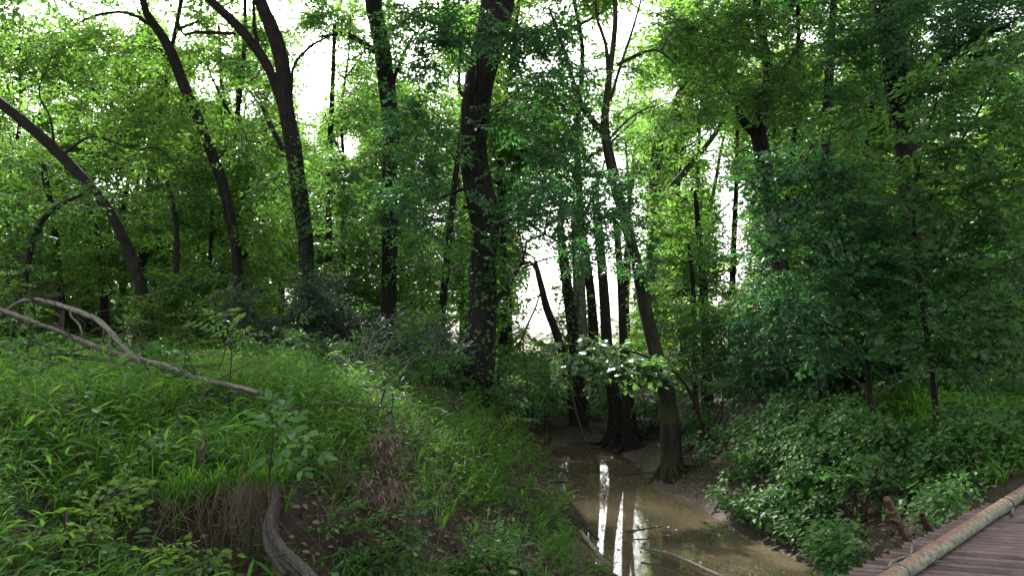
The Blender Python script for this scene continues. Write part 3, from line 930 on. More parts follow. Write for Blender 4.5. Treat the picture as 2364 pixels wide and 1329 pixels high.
for k, (poly, d, cl, lab) in enumerate([
    ([(100, 380, 12), (108, 430, 14), (122, 500, 16), (128, 570, 18), (138, 680, 18), (140, 820, 20)], 19, [(90, 400, 70), (130, 560, 50)], "thin upright trunk at far left behind the hard-leaning tree"),
    ([(385, 420, 8), (400, 470, 10), (408, 550, 12), (406, 640, 13), (400, 720, 14), (396, 830, 16)], 15.5, [(385, 420, 60), (440, 460, 50), (420, 700, 40)], "young crooked sapling between the hard-leaning and slender trees"),
    ([(205, 470, 12), (222, 540, 14), (232, 600, 16), (240, 690, 17), (244, 830, 18)], 18, [(200, 480, 60), (260, 560, 40)], "small straight trunk just left of the hard-leaning trunk's foot"),
    ([(490, 480, 8), (486, 580, 9), (482, 680, 11), (478, 820, 12)], 18, [(490, 500, 50), (520, 620, 40)], "pale thin sapling just left of the slender tree's foot"),
    ([(505, 620, 14), (520, 660, 16), (532, 710, 18), (545, 800, 20)], 17, [(500, 640, 40)], "short slanting stem crossing the slender tree's foot"),
    ([(1064, 310, 12), (1050, 420, 14), (1040, 520, 16), (1030, 620, 17), (1020, 740, 18), (1018, 860, 20)], 18, [(1040, 600, 50), (1020, 430, 50)], "thin trunk close behind the left side of the thickest trunk"),
    ([(1605, 440, 10), (1615, 560, 15), (1625, 680, 18), (1632, 860, 22)], 20, [(1610, 560, 55), (1640, 660, 35), (1590, 640, 45)], "leafy slim trunk at the right of the pale forked tree"),
    ([(1590, 560, 8), (1600, 660, 10), (1604, 860, 12)], 19, [(1590, 620, 35)], "slim dark sapling between the pale forked tree and the leafy slim trunk"),
    ([(1955, 560, 20), (1965, 700, 26), (1968, 800, 28), (1972, 920, 32)], 13.5, [(1950, 600, 90), (1900, 700, 70)], "dark trunk in deep shade behind the grassy right bank, left of the ivy-clad foot"),
    ([(2250, 560, 30), (2246, 700, 34), (2240, 800, 36), (2236, 920, 42)], 13.5, [(2260, 600, 100), (2320, 680, 90)], "dark trunk in deep shade right of the ivy-clad trunk's foot"),
    ([(2075, 560, 18), (2080, 700, 22), (2084, 800, 24), (2086, 920, 28)], 14.5, [(2060, 640, 80)], "slim trunk in deep shade touching the left of the ivy-clad foot"),
    ([(30, 560, 5), (55, 590, 12), (70, 560, 18), (100, 505, 20), (140, 470, 14), (190, 448, 8)][::-1] + [(40, 700, 20), (30, 830, 22)], 14, [(60, 500, 60), (30, 640, 60), (170, 460, 50)], "arching branchy stem low at the far left edge"),
]):
    if lab.startswith("arching"):
        poly = [(190, 448, 8), (140, 472, 13), (100, 505, 18), (75, 555, 19), (62, 620, 19), (52, 700, 20), (45, 830, 22)]
        tree("arching_tree", lab, T, [poly, [(40, 470, 5), (75, 500, 7), (98, 520, 9), (85, 545, 12)], [(0, 600, 6), (35, 590, 9), (68, 600, 12)]], d, cl, .1, limbs=False, thick=.7)
    else:
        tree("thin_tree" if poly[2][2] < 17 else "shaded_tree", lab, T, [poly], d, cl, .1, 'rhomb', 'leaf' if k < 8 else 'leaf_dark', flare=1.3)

tree("thin_tree", "faint far tree filling the bright gap between the forked and straight trunks", T,
     [[(772, 60, 8), (768, 200, 11), (762, 350, 14), (758, 600, 16), (757, 800, 18)]], 27,
     [(740, 140, 60, 26, .9), (790, 240, 55, 26, .9), (705, 240, 45, 27, .9), (815, 130, 45, 27, .8), (760, 330, 50, 26, 1), (700, 330, 45, 28, 1), (720, 60, 55, 27, .9), (800, 40, 50, 28, .8)], .14, 'rhomb', 'leaf_far', flare=1.2)
tree("thin_tree", "faint far tree in the bright gap right of the pale forked tree", T,
     [[(1702, 300, 7), (1700, 420, 10), (1694, 560, 13), (1690, 700, 15), (1688, 840, 17)]], 28,
     [(1690, 380, 45, 27, .9), (1660, 470, 40, 27, .8), (1720, 500, 45, 28, .9), (1680, 570, 45, 27, .9), (1700, 650, 45, 28, .9), (1640, 600, 40, 27, .8)], .14, 'rhomb', 'leaf_far', flare=1.2)
tree("thin_tree", "faint far tree seen between the slender and forked trees", T,
     [[(505, 60, 7), (512, 200, 10), (520, 350, 13), (522, 600, 15), (524, 800, 17)]], 27,
     [(480, 180, 50, 26, .9), (560, 230, 45, 26, .9), (510, 100, 45, 27, .8), (400, 60, 50, 27, .9), (560, 330, 50, 27, 1), (600, 100, 50, 28, .8)], .14, 'rhomb', 'leaf_far', flare=1.2)

# elm saplings with larger leaves leaning over the right bank
tree("elm_sapling", "big-leaved sapling fanning out over the right bank, left of its taller twin", "sapling",
     [[(1875, 330, 5), (1900, 420, 8), (1935, 520, 10), (1955, 600, 12), (1985, 720, 15), (2000, 820, 18), (2010, 940, 22)],
      [(1830, 310, 4), (1870, 420, 6), (1915, 520, 8), (1950, 600, 9)],
      [(1750, 420, 4), (1830, 480, 6), (1900, 560, 8), (1955, 640, 9)],
      [(2060, 430, 4), (2020, 520, 6), (1980, 620, 8)]], 9.6,
     [(1860, 380, 95, 9.3), (1760, 410, 70, 9.5), (1950, 440, 95, 9.3), (1850, 510, 110, 9.2), (1960, 560, 110, 9.2), (1790, 610, 90, 9.4), (1900, 670, 110, 9.2), (2030, 590, 100, 9.4), (1850, 760, 80, 9.8), (1950, 770, 100, 9.6), (1760, 700, 60, 10), (2000, 680, 90, 9.4), (1990, 820, 65, 10.6, .8), (1900, 830, 60, 10.8, .8), (2060, 840, 60, 10.8, .8)],
     .085, 'oval', 'leaf_dark', flare=1.1, limbs=True, thick=.6)
tree("elm_sapling", "taller big-leaved sapling with yellow-green tips at the right edge", "sapling",
     [[(2185, 120, 4), (2160, 240, 7), (2135, 330, 9), (2115, 420, 11), (2110, 520, 13), (2120, 640, 16), (2140, 780, 18), (2160, 940, 22)],
      [(2330, 120, 4), (2270, 240, 6), (2200, 360, 8), (2140, 470, 10)],
      [(2340, 420, 4), (2260, 460, 6), (2180, 530, 8), (2122, 600, 9)],
      [(2330, 620, 4), (2250, 660, 6), (2180, 720, 8), (2140, 780, 9)]], 8.8,
     [(2180, 190, 80, 8.6), (2260, 290, 100, 8.4), (2140, 330, 95, 8.6), (2310, 410, 105, 8.3), (2190, 450, 110, 8.5), (2330, 250, 75, 8.2), (2080, 420, 85, 8.8), (2250, 560, 115, 8.4), (2340, 600, 100, 8.2), (2150, 640, 115, 8.6),
      (2290, 720, 110, 8.4), (2070, 740, 100, 9), (2180, 780, 100, 8.6), (2330, 800, 80, 8.4), (2330, 130, 60, 8), (2120, 220, 50, 8.7), (2230, 840, 75, 10.2, .9), (2340, 850, 75, 9.6, .9), (2140, 850, 60, 10.4, .8)],
     .085, 'oval', 'leaf', flare=1.1, thick=.6)

# background wood: every tree its own crown
r = np.random.default_rng(11)
spots = []
for yy in np.arange(22, 57, 5.2):
    for xx in np.arange(-.78 * yy - 3, .78 * yy + 3, 4.6):
        x, y = xx + r.uniform(-1.6, 1.6), yy + r.uniform(-2, 2)
        px = CX + FPX * x / y
        if 1190 < px < 1300 or 1655 < px < 1735 or 1380 < px < 1440:
            if y < 60: continue
        spots.append((x, y))
for x, y in spots:
    z0 = float(ground(np.array([x]), np.array([y]))[0])
    base = np.array([x, y, z0])
    root = empty("woodland_tree", base, "slim woodland tree among many behind the creek, back in the bright wood", T, "woodland trees at the back of the wood")
    hgt = r.uniform(12, 17)
    lean = r.normal(0, .9, 2)
    pts = [base + np.array([lean[0] * t ** 1.5 + r.normal(0, .12), lean[1] * t ** 1.5, hgt * t]) for t in np.linspace(0, 1, 7)]
    pts[0] = base - np.array([0, 0, .3])
    rr = r.uniform(.11, .2)
    g = Geo()
    tube(g, pts, [rr * 1.35] + [rr * (1 - .8 * t) for t in np.linspace(.1, 1, 6)], 9, .5, .06, 0, r=r)
    for k in range(4):
        t = r.uniform(.3, .8)
        q = base + np.array([lean[0] * t ** 1.5, lean[1] * t ** 1.5, hgt * t])
        a = r.random() * 6.28
        e = q + np.array([math.cos(a) * 2, math.sin(a) * 2, 1.6])
        tube(g, [q, (q + e) / 2 + np.array([0, 0, -.15]), e], [rr * .4, rr * .3, rr * .1], 5, .5, .06, 0, cap=False, r=r)
    g.build("trunk", M['bark'], root, base)
    g = Geo()
    for k in range(15):
        t = r.uniform(.13, 1.02)
        rad = 2.6 * (1.1 - .55 * t)
        a = r.random() * 6.28
        c = base + np.array([lean[0] * t ** 1.5 + math.cos(a) * rad * r.uniform(.2, 1), lean[1] * t ** 1.5 + math.sin(a) * rad * r.uniform(.2, 1), hgt * t])
        clump_sprays(g, c, r.uniform(1.2, 2.0), .165, .9, 'rhomb', r, .6)
    g.build("crown", [M['leaf_far'], M['twig']], root, base)

# ------------------------------------------------------------------ shrubs of the undergrowth
def shrub(name, label, cat, c, clumps, leaf, kind, mat, group=None, stems=5, gaps=True, lib=SPRAYS, stem_mat='twig'):
    r = np.random.default_rng(int(abs(c[0] * 977 + c[1] * 331)) + 5)
    base = np.array([c[0], c[1], gz(c[0], c[1])])
    root = empty(name, base, label, cat, group)
    g = Geo()
    for (q, R, lai) in clumps:
        clump_sprays(g, q, R, leaf, lai, kind, r, .75, gaps=gaps, lib=lib)
    g.build("foliage", [M[mat], M['twig']], root, base)
    g = Geo()
    for k in range(stems):
        q, R, _ = clumps[k % len(clumps)]
        e = q + r.normal(0, .3, 3) * R
        m = (base + e) / 2 + r.normal(0, .12, 3)
        tube(g, [base + r.normal(0, .06, 3) * np.array([1, 1, 0]) - np.array([0, 0, .1]), m, e], [.018, .013, .005], 6, .25, .08, 0, r=r)
    g.build("stems", M[stem_mat], root, base)
    return root


r = np.random.default_rng(21)
for k in range(66):                       # low leafy belt at the foot of the wood, left and behind
    d = r.uniform(13.5, 24)
    px = r.uniform(-80, 1040) if k < 34 else r.uniform(1540, 2440)
    if k >= 34: d = r.uniform(15, 22)
    if k >= 44: d, px = r.uniform(11.3, 14.5), r.uniform(1760, 2440)
    c = P(px, 780, d)
    z0 = gz(c[0], c[1])
    hh = r.uniform(.7, 1.9)
    cl = []
    for j in range(4):
        q = np.array([c[0] + r.normal(0, .55), c[1] + r.normal(0, .4), z0 + hh * r.uniform(.25, 1)])
        cl.append((q, r.uniform(.45, .8), 1.3))
    if 560 < px < 1000 and d < 17.5:
        shrub("grey_shrub", "grey-green small-leaved shrub at the foot of the forked and straight trees", "shrub", c, cl, .06, 'rhomb', 'leaf_grey', "grey shrubs below the forked and straight trees")
    else:
        shrub("undergrowth_shrub", "green undergrowth shrub in the leafy belt at the foot of the wood", "shrub", c, cl, .1, 'rhomb', 'leaf_dark' if k >= 44 else 'leaf' if k % 3 else 'leaf_bright', "undergrowth shrubs at the foot of the wood")


def px_shrub(name, label, cat, lst, leaf, kind, mat, **kw):
    cl = [(P(a, b, d), rr * d / FPX, la) for a, b, rr, d, la in lst]
    m = np.mean([q for q, _, _ in cl], axis=0)
    return shrub(name, label, cat, m, cl, leaf, kind, mat, **kw)


px_shrub("creekside_bush", "bright green bush above the right bank, right of the leaning mossy trunk", "bush",
         [(1620, 740, 70, 13.5, 1.5), (1700, 770, 80, 13, 1.5), (1590, 800, 50, 13.5, 1.5), (1650, 850, 60, 12.8, 1.3), (1560, 750, 40, 14, 1.2)], .08, 'rhomb', 'leaf')
px_shrub("hanging_bush", "dark bush drooping over the grass rim of the right bank", "bush",
         [(1780, 820, 75, 11.6, 1.6), (1720, 880, 50, 12, 1.4), (1830, 870, 50, 11.6, 1.4), (1760, 740, 60, 12, 1.2)], .075, 'oval', 'leaf_dark', lib=HANG)
px_shrub("shaded_thicket", "dark tangled thicket in deep shade along the back of the right bank", "thicket",
         [(1900, 850, 60, 12.8, 1.8), (2020, 860, 60, 12.8, 1.5), (2180, 850, 60, 12.8, 1.5), (2300, 860, 70, 12.2, 1.8), (2380, 850, 80, 11.5, 1.8), (1960, 800, 80, 13.4, 1.8), (2200, 790, 90, 13.2, 1.6), (2090, 800, 80, 14, 1.8), (2320, 780, 90, 13, 1.8), (1860, 790, 70, 14, 1.6), (2040, 720, 90, 15, 1.8), (2200, 700, 100, 15, 1.8), (2340, 690, 100, 14.5, 1.8), (1900, 700, 90, 15, 1.8)], .085, 'oval', 'leaf_dark', stems=16)
px_shrub("bankside_shrub", "leafy shrub right behind the thickest trunk beside the bright gap", "shrub",
         [(1190, 745, 38, 15, 1.2), (1170, 830, 50, 15, 1.4), (1230, 860, 55, 15.6, 1.4), (1190, 880, 45, 14.6, 1.3), (1280, 870, 45, 16.5, 1.2), (1260, 920, 40, 16.2, 1.2)], .085, 'rhomb', 'leaf', gaps=False)
px_shrub("far_bank_shrub", "low shrub on the far bank between the tangled and bare-root trunks", "shrub",
         [(1385, 920, 35, 16.5, 1.4), (1400, 870, 40, 17.5, 1.2), (1480, 920, 45, 15.5, 1.2), (1500, 870, 40, 16.5, 1.2), (1590, 900, 50, 14.5, 1.4), (1600, 960, 30, 13.8, 1.1)], .08, 'rhomb', 'leaf', gaps=False)
px_shrub("distant_thicket", "sunny thicket closing the view beyond the creek under the bright gap", "thicket",
         [(1200, 800, 50, 23, 1.2), (1290, 820, 50, 24, 1.2), (1380, 830, 50, 23, 1.2), (1450, 770, 40, 24, 1.2), (1480, 830, 50, 22, 1.3), (1560, 700, 60, 22, 1.3), (1550, 830, 60, 21, 1.3), (1640, 740, 60, 22, 1.2), (1680, 820, 80, 22, 1.3), (1700, 700, 50, 23, 1)], .12, 'rhomb', 'leaf_far', gaps=False)

for lab, lst, lf, kd, mt in [
    ("leafy bush on the left bank crest, straight below the forked trunk", [(700, 810, 50, 11.5, 1.2), (660, 790, 35, 11.8, 1), (745, 830, 40, 11.2, 1.2), (700, 770, 30, 11.6, .8)], .07, 'oval', 'leaf'),
    ("pale green bush on the bank crest between the forked and straight trunks", [(800, 815, 45, 11.2, 1.2), (840, 790, 35, 11.5, 1), (770, 785, 30, 11.7, .8)], .07, 'oval', 'vine'),
    ("tall bush on the bank crest just left of the thickest trunk", [(980, 790, 55, 11.6, 1.2), (1030, 830, 45, 11.8, 1.2), (940, 820, 45, 11.2, 1.2), (1000, 740, 35, 11.8, .9)], .07, 'oval', 'leaf'),
    ("small bush below the slender tree at the top of the bank", [(570, 790, 40, 11, 1.2), (540, 760, 30, 11.2, .9), (610, 815, 35, 10.6, 1.1)], .07, 'oval', 'vine'),
    ("low weedy bush beneath the arched dead limb at far left", [(60, 790, 40, 8.6, 1.1), (120, 800, 35, 8.4, 1.1), (30, 760, 30, 8.8, .9), (180, 820, 28, 8.2, 1)], .075, 'heart', 'vine'),
    ("bright weedy bush right behind the fallen branch's middle", [(330, 810, 40, 8.4, 1.1), (280, 780, 30, 8.6, .9), (390, 815, 30, 8.2, 1), (300, 750, 22, 8.6, .7)], .075, 'heart', 'vine'),
    ("feathery green bush halfway down the left slope above the dead leaf clumps", [(860, 930, 40, 7.8, 1.0), (900, 905, 35, 8.2, 1.0), (820, 905, 30, 8, .9)], .06, 'lance', 'vine'),
    ("leafy bush on the creek side of the left bank below the thickest trunk", [(1130, 985, 40, 10.6, 1.2), (1160, 1020, 35, 10.4, 1.1), (1090, 1000, 35, 10.2, 1.0)], .065, 'lance', 'leaf_bright'),
    ("leafy mound bulging from the right bank nearest the leaning mossy trunk", [(1740, 1010, 45, 10.8, 1.2), (1720, 1080, 40, 10.6, 1.2), (1790, 1050, 40, 10.3, 1.1), (1700, 1140, 30, 10.4, 1)], .065, 'heart', 'vine'),
    ("leafy mound hanging over the water in the middle of the right bank", [(1840, 1120, 45, 9.0, 1.2), (1790, 1160, 40, 9.2, 1.2), (1880, 1180, 40, 8.6, 1.1), (1830, 1210, 30, 8.6, 1)], .065, 'heart', 'vine'),
    ("leafy mound on the right bank straight above the tee-topped rusty pipe", [(1990, 1080, 50, 8.4, 1.2), (2050, 1100, 45, 8.0, 1.1), (1950, 1130, 40, 8.3, 1.1)], .065, 'heart', 'vine'),
    ("leafy clump between the far end of the tubes and the grassy rim", [(2180, 1080, 45, 7.7, 1.1), (2240, 1060, 45, 7.7, 1.1), (2300, 1080, 40, 7.4, 1)], .07, 'oval', 'vine'),
    ("yellowish leafy clump low by the water at the near end of the right bank", [(1950, 1215, 26, 8.0, 1.1), (1905, 1200, 24, 8.3, 1), (2000, 1235, 24, 7.5, 1)], .055, 'oval', 'leaf_bright'),
    ("dark low bush on the mud right beside the foot of the leaning mossy trunk", [(1630, 1085, 26, 11.7, 1.0), (1665, 1040, 35, 12, 1.1), (1605, 1000, 30, 13.2, 1.1), (1640, 960, 35, 12.8, 1.1)], .065, 'heart', 'leaf_dark'),
    ("dark brush along the far bank behind the bare-rooted trunks", [(1500, 960, 40, 16.5, 1.3), (1470, 925, 40, 17.5, 1.3), (1540, 930, 45, 16, 1.3), (1390, 950, 28, 18, 1.3), (1590, 960, 35, 14.6, 1.2)], .075, 'oval', 'leaf_dark'),
    ("dark brush at the far left bend of the creek below the bright gap", [(1290, 930, 40, 19, 1.4), (1235, 920, 40, 18, 1.4), (1330, 900, 45, 21, 1.4), (1400, 890, 45, 21.5, 1.4), (1220, 870, 40, 18, 1.2), (1280, 860, 45, 21, 1.3)], .09, 'oval', 'leaf_dark'),
    ("dark ferny bush on the far mud between the bent trunk and the left bank's grass", [(1250, 950, 35, 16.2, 1.1), (1220, 930, 30, 15.6, 1.1), (1290, 945, 28, 16.8, 1.0)], .07, 'lance', 'leaf_dark'),
    ("bush massed against the left side of the thickest trunk's foot", [(1040, 900, 40, 12.2, 1.2), (1010, 870, 40, 12, 1.1), (1060, 860, 30, 12.6, 1)], .07, 'oval', 'leaf'),
    ("bush massed against the right side of the thickest trunk's foot", [(1150, 910, 35, 12.4, 1.2), (1180, 940, 35, 12.2, 1.1), (1160, 870, 30, 13, 1)], .07, 'oval', 'leaf')]:
    px_shrub("bank_bush", lab, "bush", lst, lf, kd, mt, gaps=False)

# lobed-leaf sapling reaching across the creek
def maple():
    base = P(1640, 965, 12.6); base[2] = gz(base[0], base[1])
    root = empty("maple_sapling", base, "maple sapling holding a flat bough of pale lobed leaves over the creek", "sapling")
    r = np.random.default_rng(5)
    g = Geo()
    pts = [base - np.array([0, 0, .2]), P(1590, 900, 12.2), P(1520, 835, 11.7), P(1430, 805, 11.3), P(1340, 797, 11.1), P(1270, 790, 11.1)]
    tube(g, pts, [.03, .026, .02, .014, .009, .004], 7, .15, .06, 0, r=r)
    g.build("trunk", M['twig'], root, base)
    g = Geo()
    for px, py, R, d, la in [(1300, 805, 30, 11.1, 1.3), (1350, 812, 36, 11.1, 1.6), (1400, 825, 42, 11.1, 1.8), (1450, 838, 42, 11.2, 1.8), (1495, 845, 40, 11.4, 1.7), (1380, 850, 22, 11.0, .8), (1440, 858, 28, 11.1, 1.1), (1490, 862, 28, 11.3, 1.1), (1345, 850, 16, 11, .7), (1270, 800, 25, 11.2, .8), (1540, 830, 25, 11.6, .8)]:
        clump_sprays(g, P(px, py, d), R * d / FPX, .1, la, 'maple', r, .6, gaps=False, lib=SPRAYS)
    g.build("crown", [M['maple'], M['twig']], root, base)


maple()

# ------------------------------------------------------------------ ground cover
def chan(y):
    return np.interp(y, [0, 4, 7.5, 9, 11, 13, 15, 16.5], [1.0, 1.4, 2.1, 2.0, 1.8, 1.8, 1.4, .5])


BARE = [(1130, 1270, 150, 60, 1), (880, 1200, 110, 140, 1), (720, 1260, 150, 140, 1), (480, 1270, 170, 95, 1), (150, 1290, 240, 80, .9), (60, 1200, 90, 60, .7), (1325, 1040, 105, 130, 1), (500, 1410, 230, 95, 1), (120, 1420, 200, 90, .8), (850, 1400, 200, 80, .9), (1010, 1265, 300, 80, 1), (1150, 1390, 200, 70, .9), (900, 1020, 70, 40, .75),
        (1250, 970, 60, 60, .9), (2060, 1230, 120, 80, 1), (1640, 1060, 75, 100, .8), (2000, 985, 75, 28, .8), (1365, 1255, 62, 110, .95), (1285, 1120, 40, 60, .9), (560, 1210, 80, 70, .9), (1870, 1215, 60, 60, .5), (1010, 1300, 130, 50, .9), (1600, 1130, 60, 60, 1),
        (1000, 1150, 60, 40, .6), (620, 1040, 60, 30, .4)]


def bare(Q):
    px, py = proj(Q)
    b = np.zeros(len(px))
    for x0, y0, rx, ry, s in BARE:
        e = ((px - x0) / rx) ** 2 + ((py - y0) / ry) ** 2
        b = np.maximum(b, s * np.exp(-e ** 2 * .7))
    return b


def normals(x, y):
    e = .05
    zx = (ground(x + e, y, False) - ground(x - e, y, False)) / (2 * e)
    zy = (ground(x, y + e, False) - ground(x, y - e, False)) / (2 * e)
    return nrm(np.stack([-zx, -zy, np.ones_like(zx)], 1))


def scatter(n, d0, d1, side, r, wide=.86, power=1.0):
    """ground points inside the view wedge, denser near the camera"""
    y = d0 * (d1 / d0) ** (r.random(n) ** power)
    x = y * r.uniform(-wide, wide, n)
    m = (x < chan(y)) if side < 0 else (x > chan(y))
    x, y = x[m], y[m]
    z = ground(x, y)
    e = (x - E0[0]) * NE[0] + (y - E0[1]) * NE[1]
    m = (z > .06) & ~((e > -.04) & (y < 7.2))
    return np.stack([x, y, z], 1)[m]


def leafy_stalks(g, Q, h, nl, blade, r, mat=0, slope=None):
    n = len(Q)
    a = r.random(n) * 6.28
    lean = np.stack([np.cos(a), np.sin(a), np.zeros(n)], 1) * r.uniform(.1, .55, n)[:, None]
    if slope is not None:
        lean = lean + slope * np.array([1, 1, 0]) * .5
    hh = h * r.uniform(.55, 1.25, n)
    tip = Q + (lean + np.array([0, 0, 1.0])) * hh[:, None]
    put_twigs(g, Q - np.array([0, 0, .02]), tip, np.full(n, .0018), mat)
    for j in range(nl):
        t = (j + .6) / nl
        p = Q + (lean * t ** 1.5 + np.array([0, 0, t])) * hh[:, None]
        az = a + j * 2.4 + r.normal(0, .5, n)
        D = np.stack([np.cos(az), np.sin(az), r.uniform(-.1, .75, n)], 1)
        Nn = np.stack([r.normal(0, .35, n), r.normal(0, .35, n), np.ones(n)], 1)
        put_leaves(g, 'blade', p, D, Nn, blade * r.uniform(.7, 1.25, n) * (1 - .3 * abs(t - .5)), mat)


def tufts(g, Q, nb, L, wd, r, mat=0, bend=.8, slope=None):
    Qr = np.repeat(Q, nb, axis=0)
    n = len(Qr)
    a = r.random(n) * 6.28
    d = np.stack([np.cos(a), np.sin(a), np.zeros(n)], 1)
    if slope is not None:
        d = nrm(d + np.repeat(slope, nb, axis=0) * np.array([1.2, 1.2, 0]))
    Qr = Qr + d * r.uniform(0, .03, n)[:, None]
    l = L * r.uniform(.5, 1.2, n)
    ou = r.uniform(.15, .5, n); bd = bend * r.uniform(.4, 1.3, n)
    s = nrm(np.cross(d, np.array([0, 0, 1.])))
    V = []
    for t, ww in ((0, 1), (.35, 1), (.7, .75)):
        c = Qr + (d * (ou * t + bd * t * t)[:, None] * .6 + np.array([0, 0, 1.]) * (t * (1 - .5 * bd * t))[:, None]) * l[:, None]
        V += [c - s * wd * ww, c + s * wd * ww]
    t = 1.
    V.append(Qr + (d * (ou + bd)[:, None] * .6 + np.array([0, 0, 1.]) * ((1 - .5 * bd))[:, None]) * l[:, None])
    V = np.stack(V, 1)
    off = (np.arange(n) * 7)[:, None, None]
    g.add(V.reshape(-1, 3), [(np.array([[0, 1, 3, 2], [2, 3, 5, 4]])[None] + off).reshape(-1, 4), (np.array([[4, 5, 6]])[None] + off).reshape(-1, 3)], mat)


r = np.random.default_rng(31)
g = Geo()
Q = scatter(19000, 3.3, 17, -1, r)
m = r.random(len(Q)) > bare(Q)
Q = Q[m]; nn = normals(Q[:, 0], Q[:, 1])
k = r.random(len(Q)) < .62 + .5 * vnoise(Q[:, 0], Q[:, 1], 1.1)
leafy_stalks(g, Q[k], .3, 6, .145, r, 0, nn[k])
k = r.random(len(Q)) < .1
leafy_stalks(g, Q[k], .36, 5, .21, r, 0, nn[k])
Q2 = scatter(5200, 3.3, 18, -1, r)
m = r.random(len(Q2)) > bare(Q2) * .9
Q2 = Q2[m]; nn = normals(Q2[:, 0], Q2[:, 1])
tufts(g, Q2, 9, .38, .0035, r, 0, .9, nn)
k = r.random(len(Q2)) < .45
tufts(g, Q2[k], 6, .34, .0025, r, 1, 1.1, nn[k])
Q3 = scatter(5200, 3.4, 14, -1, r)
nn = normals(Q3[:, 0], Q3[:, 1])
n = len(Q3)
D3 = nrm(np.stack([r.normal(0, .8, n), r.normal(0, .8, n), r.uniform(.1, 1, n)], 1))
put_twigs(g, Q3, Q3 + D3 * r.uniform(.1, .45, n)[:, None], np.full(n, .002), 1)
tag(g.build("left_bank_grass", [M['grass'], M['straw']]), "lush bright green grass covering the left bank of the creek", "grass", kind="stuff")

g = Geo()
Q = scatter(9000, 6.2, 10.8, 1, r)
px, py = proj(Q)
up = smooth(.75, 1.25, Q[:, 2])
m = (r.random(len(Q)) > bare(Q)) & (r.random(len(Q)) < up * (.35 + .65 * (px > 1700)))
Q = Q[m]; nn = normals(Q[:, 0], Q[:, 1])
k = r.random(len(Q)) < .6
leafy_stalks(g, Q[k], .26, 6, .12, r, 0, nn[k])
tufts(g, Q[~k], 9, .36, .0035, r, 0, .9, nn[~k])
n = 9000
x, y = r.uniform(3, 9.5, n), r.uniform(8.2, 10.6, n)
Q = np.stack([x, y, ground(x, y)], 1)
Q = Q[(r.random(n) < smooth(1.0, 1.3, Q[:, 2])) & (vnoise(x, y, 1.5) > -.25)]
nn = normals(Q[:, 0], Q[:, 1])
k = r.random(len(Q)) < .55
leafy_stalks(g, Q[k], .24, 6, .13, r, 0, nn[k])
tufts(g, Q[~k], 9, .3, .004, r, 0, .9, nn[~k])
tag(g.build("right_bank_grass", [M['grass'], M['straw']]), "bright grass along the top of the right bank", "grass", kind="stuff")


def carpet(Q, size, kind, r, g, mat, lift=.12, dens=1):
    nn = normals(Q[:, 0], Q[:, 1])
    n = len(Q)
    q = Q + nn * r.uniform(.01, lift, n)[:, None] + r.normal(0, .03, (n, 3))
    D = np.stack([r.normal(0, .7, n), r.normal(0, .7, n), np.full(n, -.35)], 1) + nn * np.array([1, 1, 0]) * .9
    Nn = nn * np.array([.8, .8, 1]) + r.normal(0, .3, (n, 3)) + np.array([0, 0, .35])
    put_leaves(g, kind, q, D, Nn, size * r.uniform(.55, 1.25, n), mat)


g = Geo()
Q = scatter(26000, 5.6, 14.5, 1, r, .95)
px, py = proj(Q)
cl = smooth(-.25, .2, vnoise(Q[:, 0], Q[:, 1], 2.2) + .6 * vnoise(Q[:, 0], Q[:, 1], 5) + .16)
m = (r.random(len(Q)) > bare(Q) * 1.0) & (r.random(len(Q)) < cl * np.where(px < 1690, .5, .8))
carpet(Q[m], .062, 'heart', r, g, 0, .22)
n = 120000
x, y = r.uniform(2.6, 8.5, n), r.uniform(6.3, 12.2, n)
z = ground(x, y)
Q = np.stack([x, y, z], 1)
e = (x - E0[0]) * NE[0] + (y - E0[1]) * NE[1]
px, py = proj(Q)
v = vnoise(x, y, 1.7) + .7 * vnoise(x, y, 4.1)
m = (z > .05) & (z < 1.75) & ~((e > -.04) & (y < 7.2)) & (r.random(n) > bare(Q)) & (r.random(n) < smooth(-.32, .16, v)) & (r.random(n) < smooth(1620, 1740, px)) & (r.random(n) < 1 - .75 * smooth(1.1, 1.35, z))
Q, v = Q[m], v[m]
Q[:, 2] += smooth(-.15, .5, v) * .3 * r.random(len(Q)) ** .6
Q[:, 0] -= smooth(-.15, .5, v) * .12 * r.random(len(Q))
k = r.random(len(Q)) < .6
carpet(Q[k], .068, 'heart', r, g, 0, .2)
carpet(Q[~k], .05, 'oval', r, g, 0, .2)
tag(g.build("right_bank_vines", [M['vine']]), "heart-leaved vines and weeds blanketing the right bank face", "ground cover", kind="stuff")

g = Geo()
Q = scatter(26000, 3.3, 15, -1, r)
cl = smooth(.05, .3, vnoise(Q[:, 0], Q[:, 1], 1.6) + .7 * vnoise(Q[:, 0], Q[:, 1], 4.5))
m = (r.random(len(Q)) > bare(Q) * 1.05) & (r.random(len(Q)) < cl)
carpet(Q[m], .05, 'oval', r, g, 0, .25)
Q = scatter(1500, 3.6, 14, -1, r)
Q = Q[(r.random(len(Q)) > bare(Q) * .97)]
n = len(Q)
hh = r.uniform(.12, .42, n)
ln = np.stack([r.normal(0, .25, n), r.normal(0, .25, n), np.ones(n)], 1)
put_twigs(g, Q, Q + ln * hh[:, None], np.full(n, .0022), 0)
for j in range(9):
    t = .35 + .65 * j / 8
    az = r.random(n) * 6.28
    D = np.stack([np.cos(az), np.sin(az), r.uniform(-.35, .4, n)], 1)
    put_leaves(g, 'oval' if j % 2 else 'heart', Q + ln * (hh * t)[:, None] + D * .015, D, np.stack([r.normal(0, .3, n), r.normal(0, .3, n), np.ones(n)], 1), (.05 + .05 * vnoise(Q[:, 0], Q[:, 1], 9)) * r.uniform(.7, 1.5, n))
tag(g.build("left_bank_weeds", [M['vine']]), "small broad-leaved weeds growing among the left bank grass", "weeds", kind="stuff")

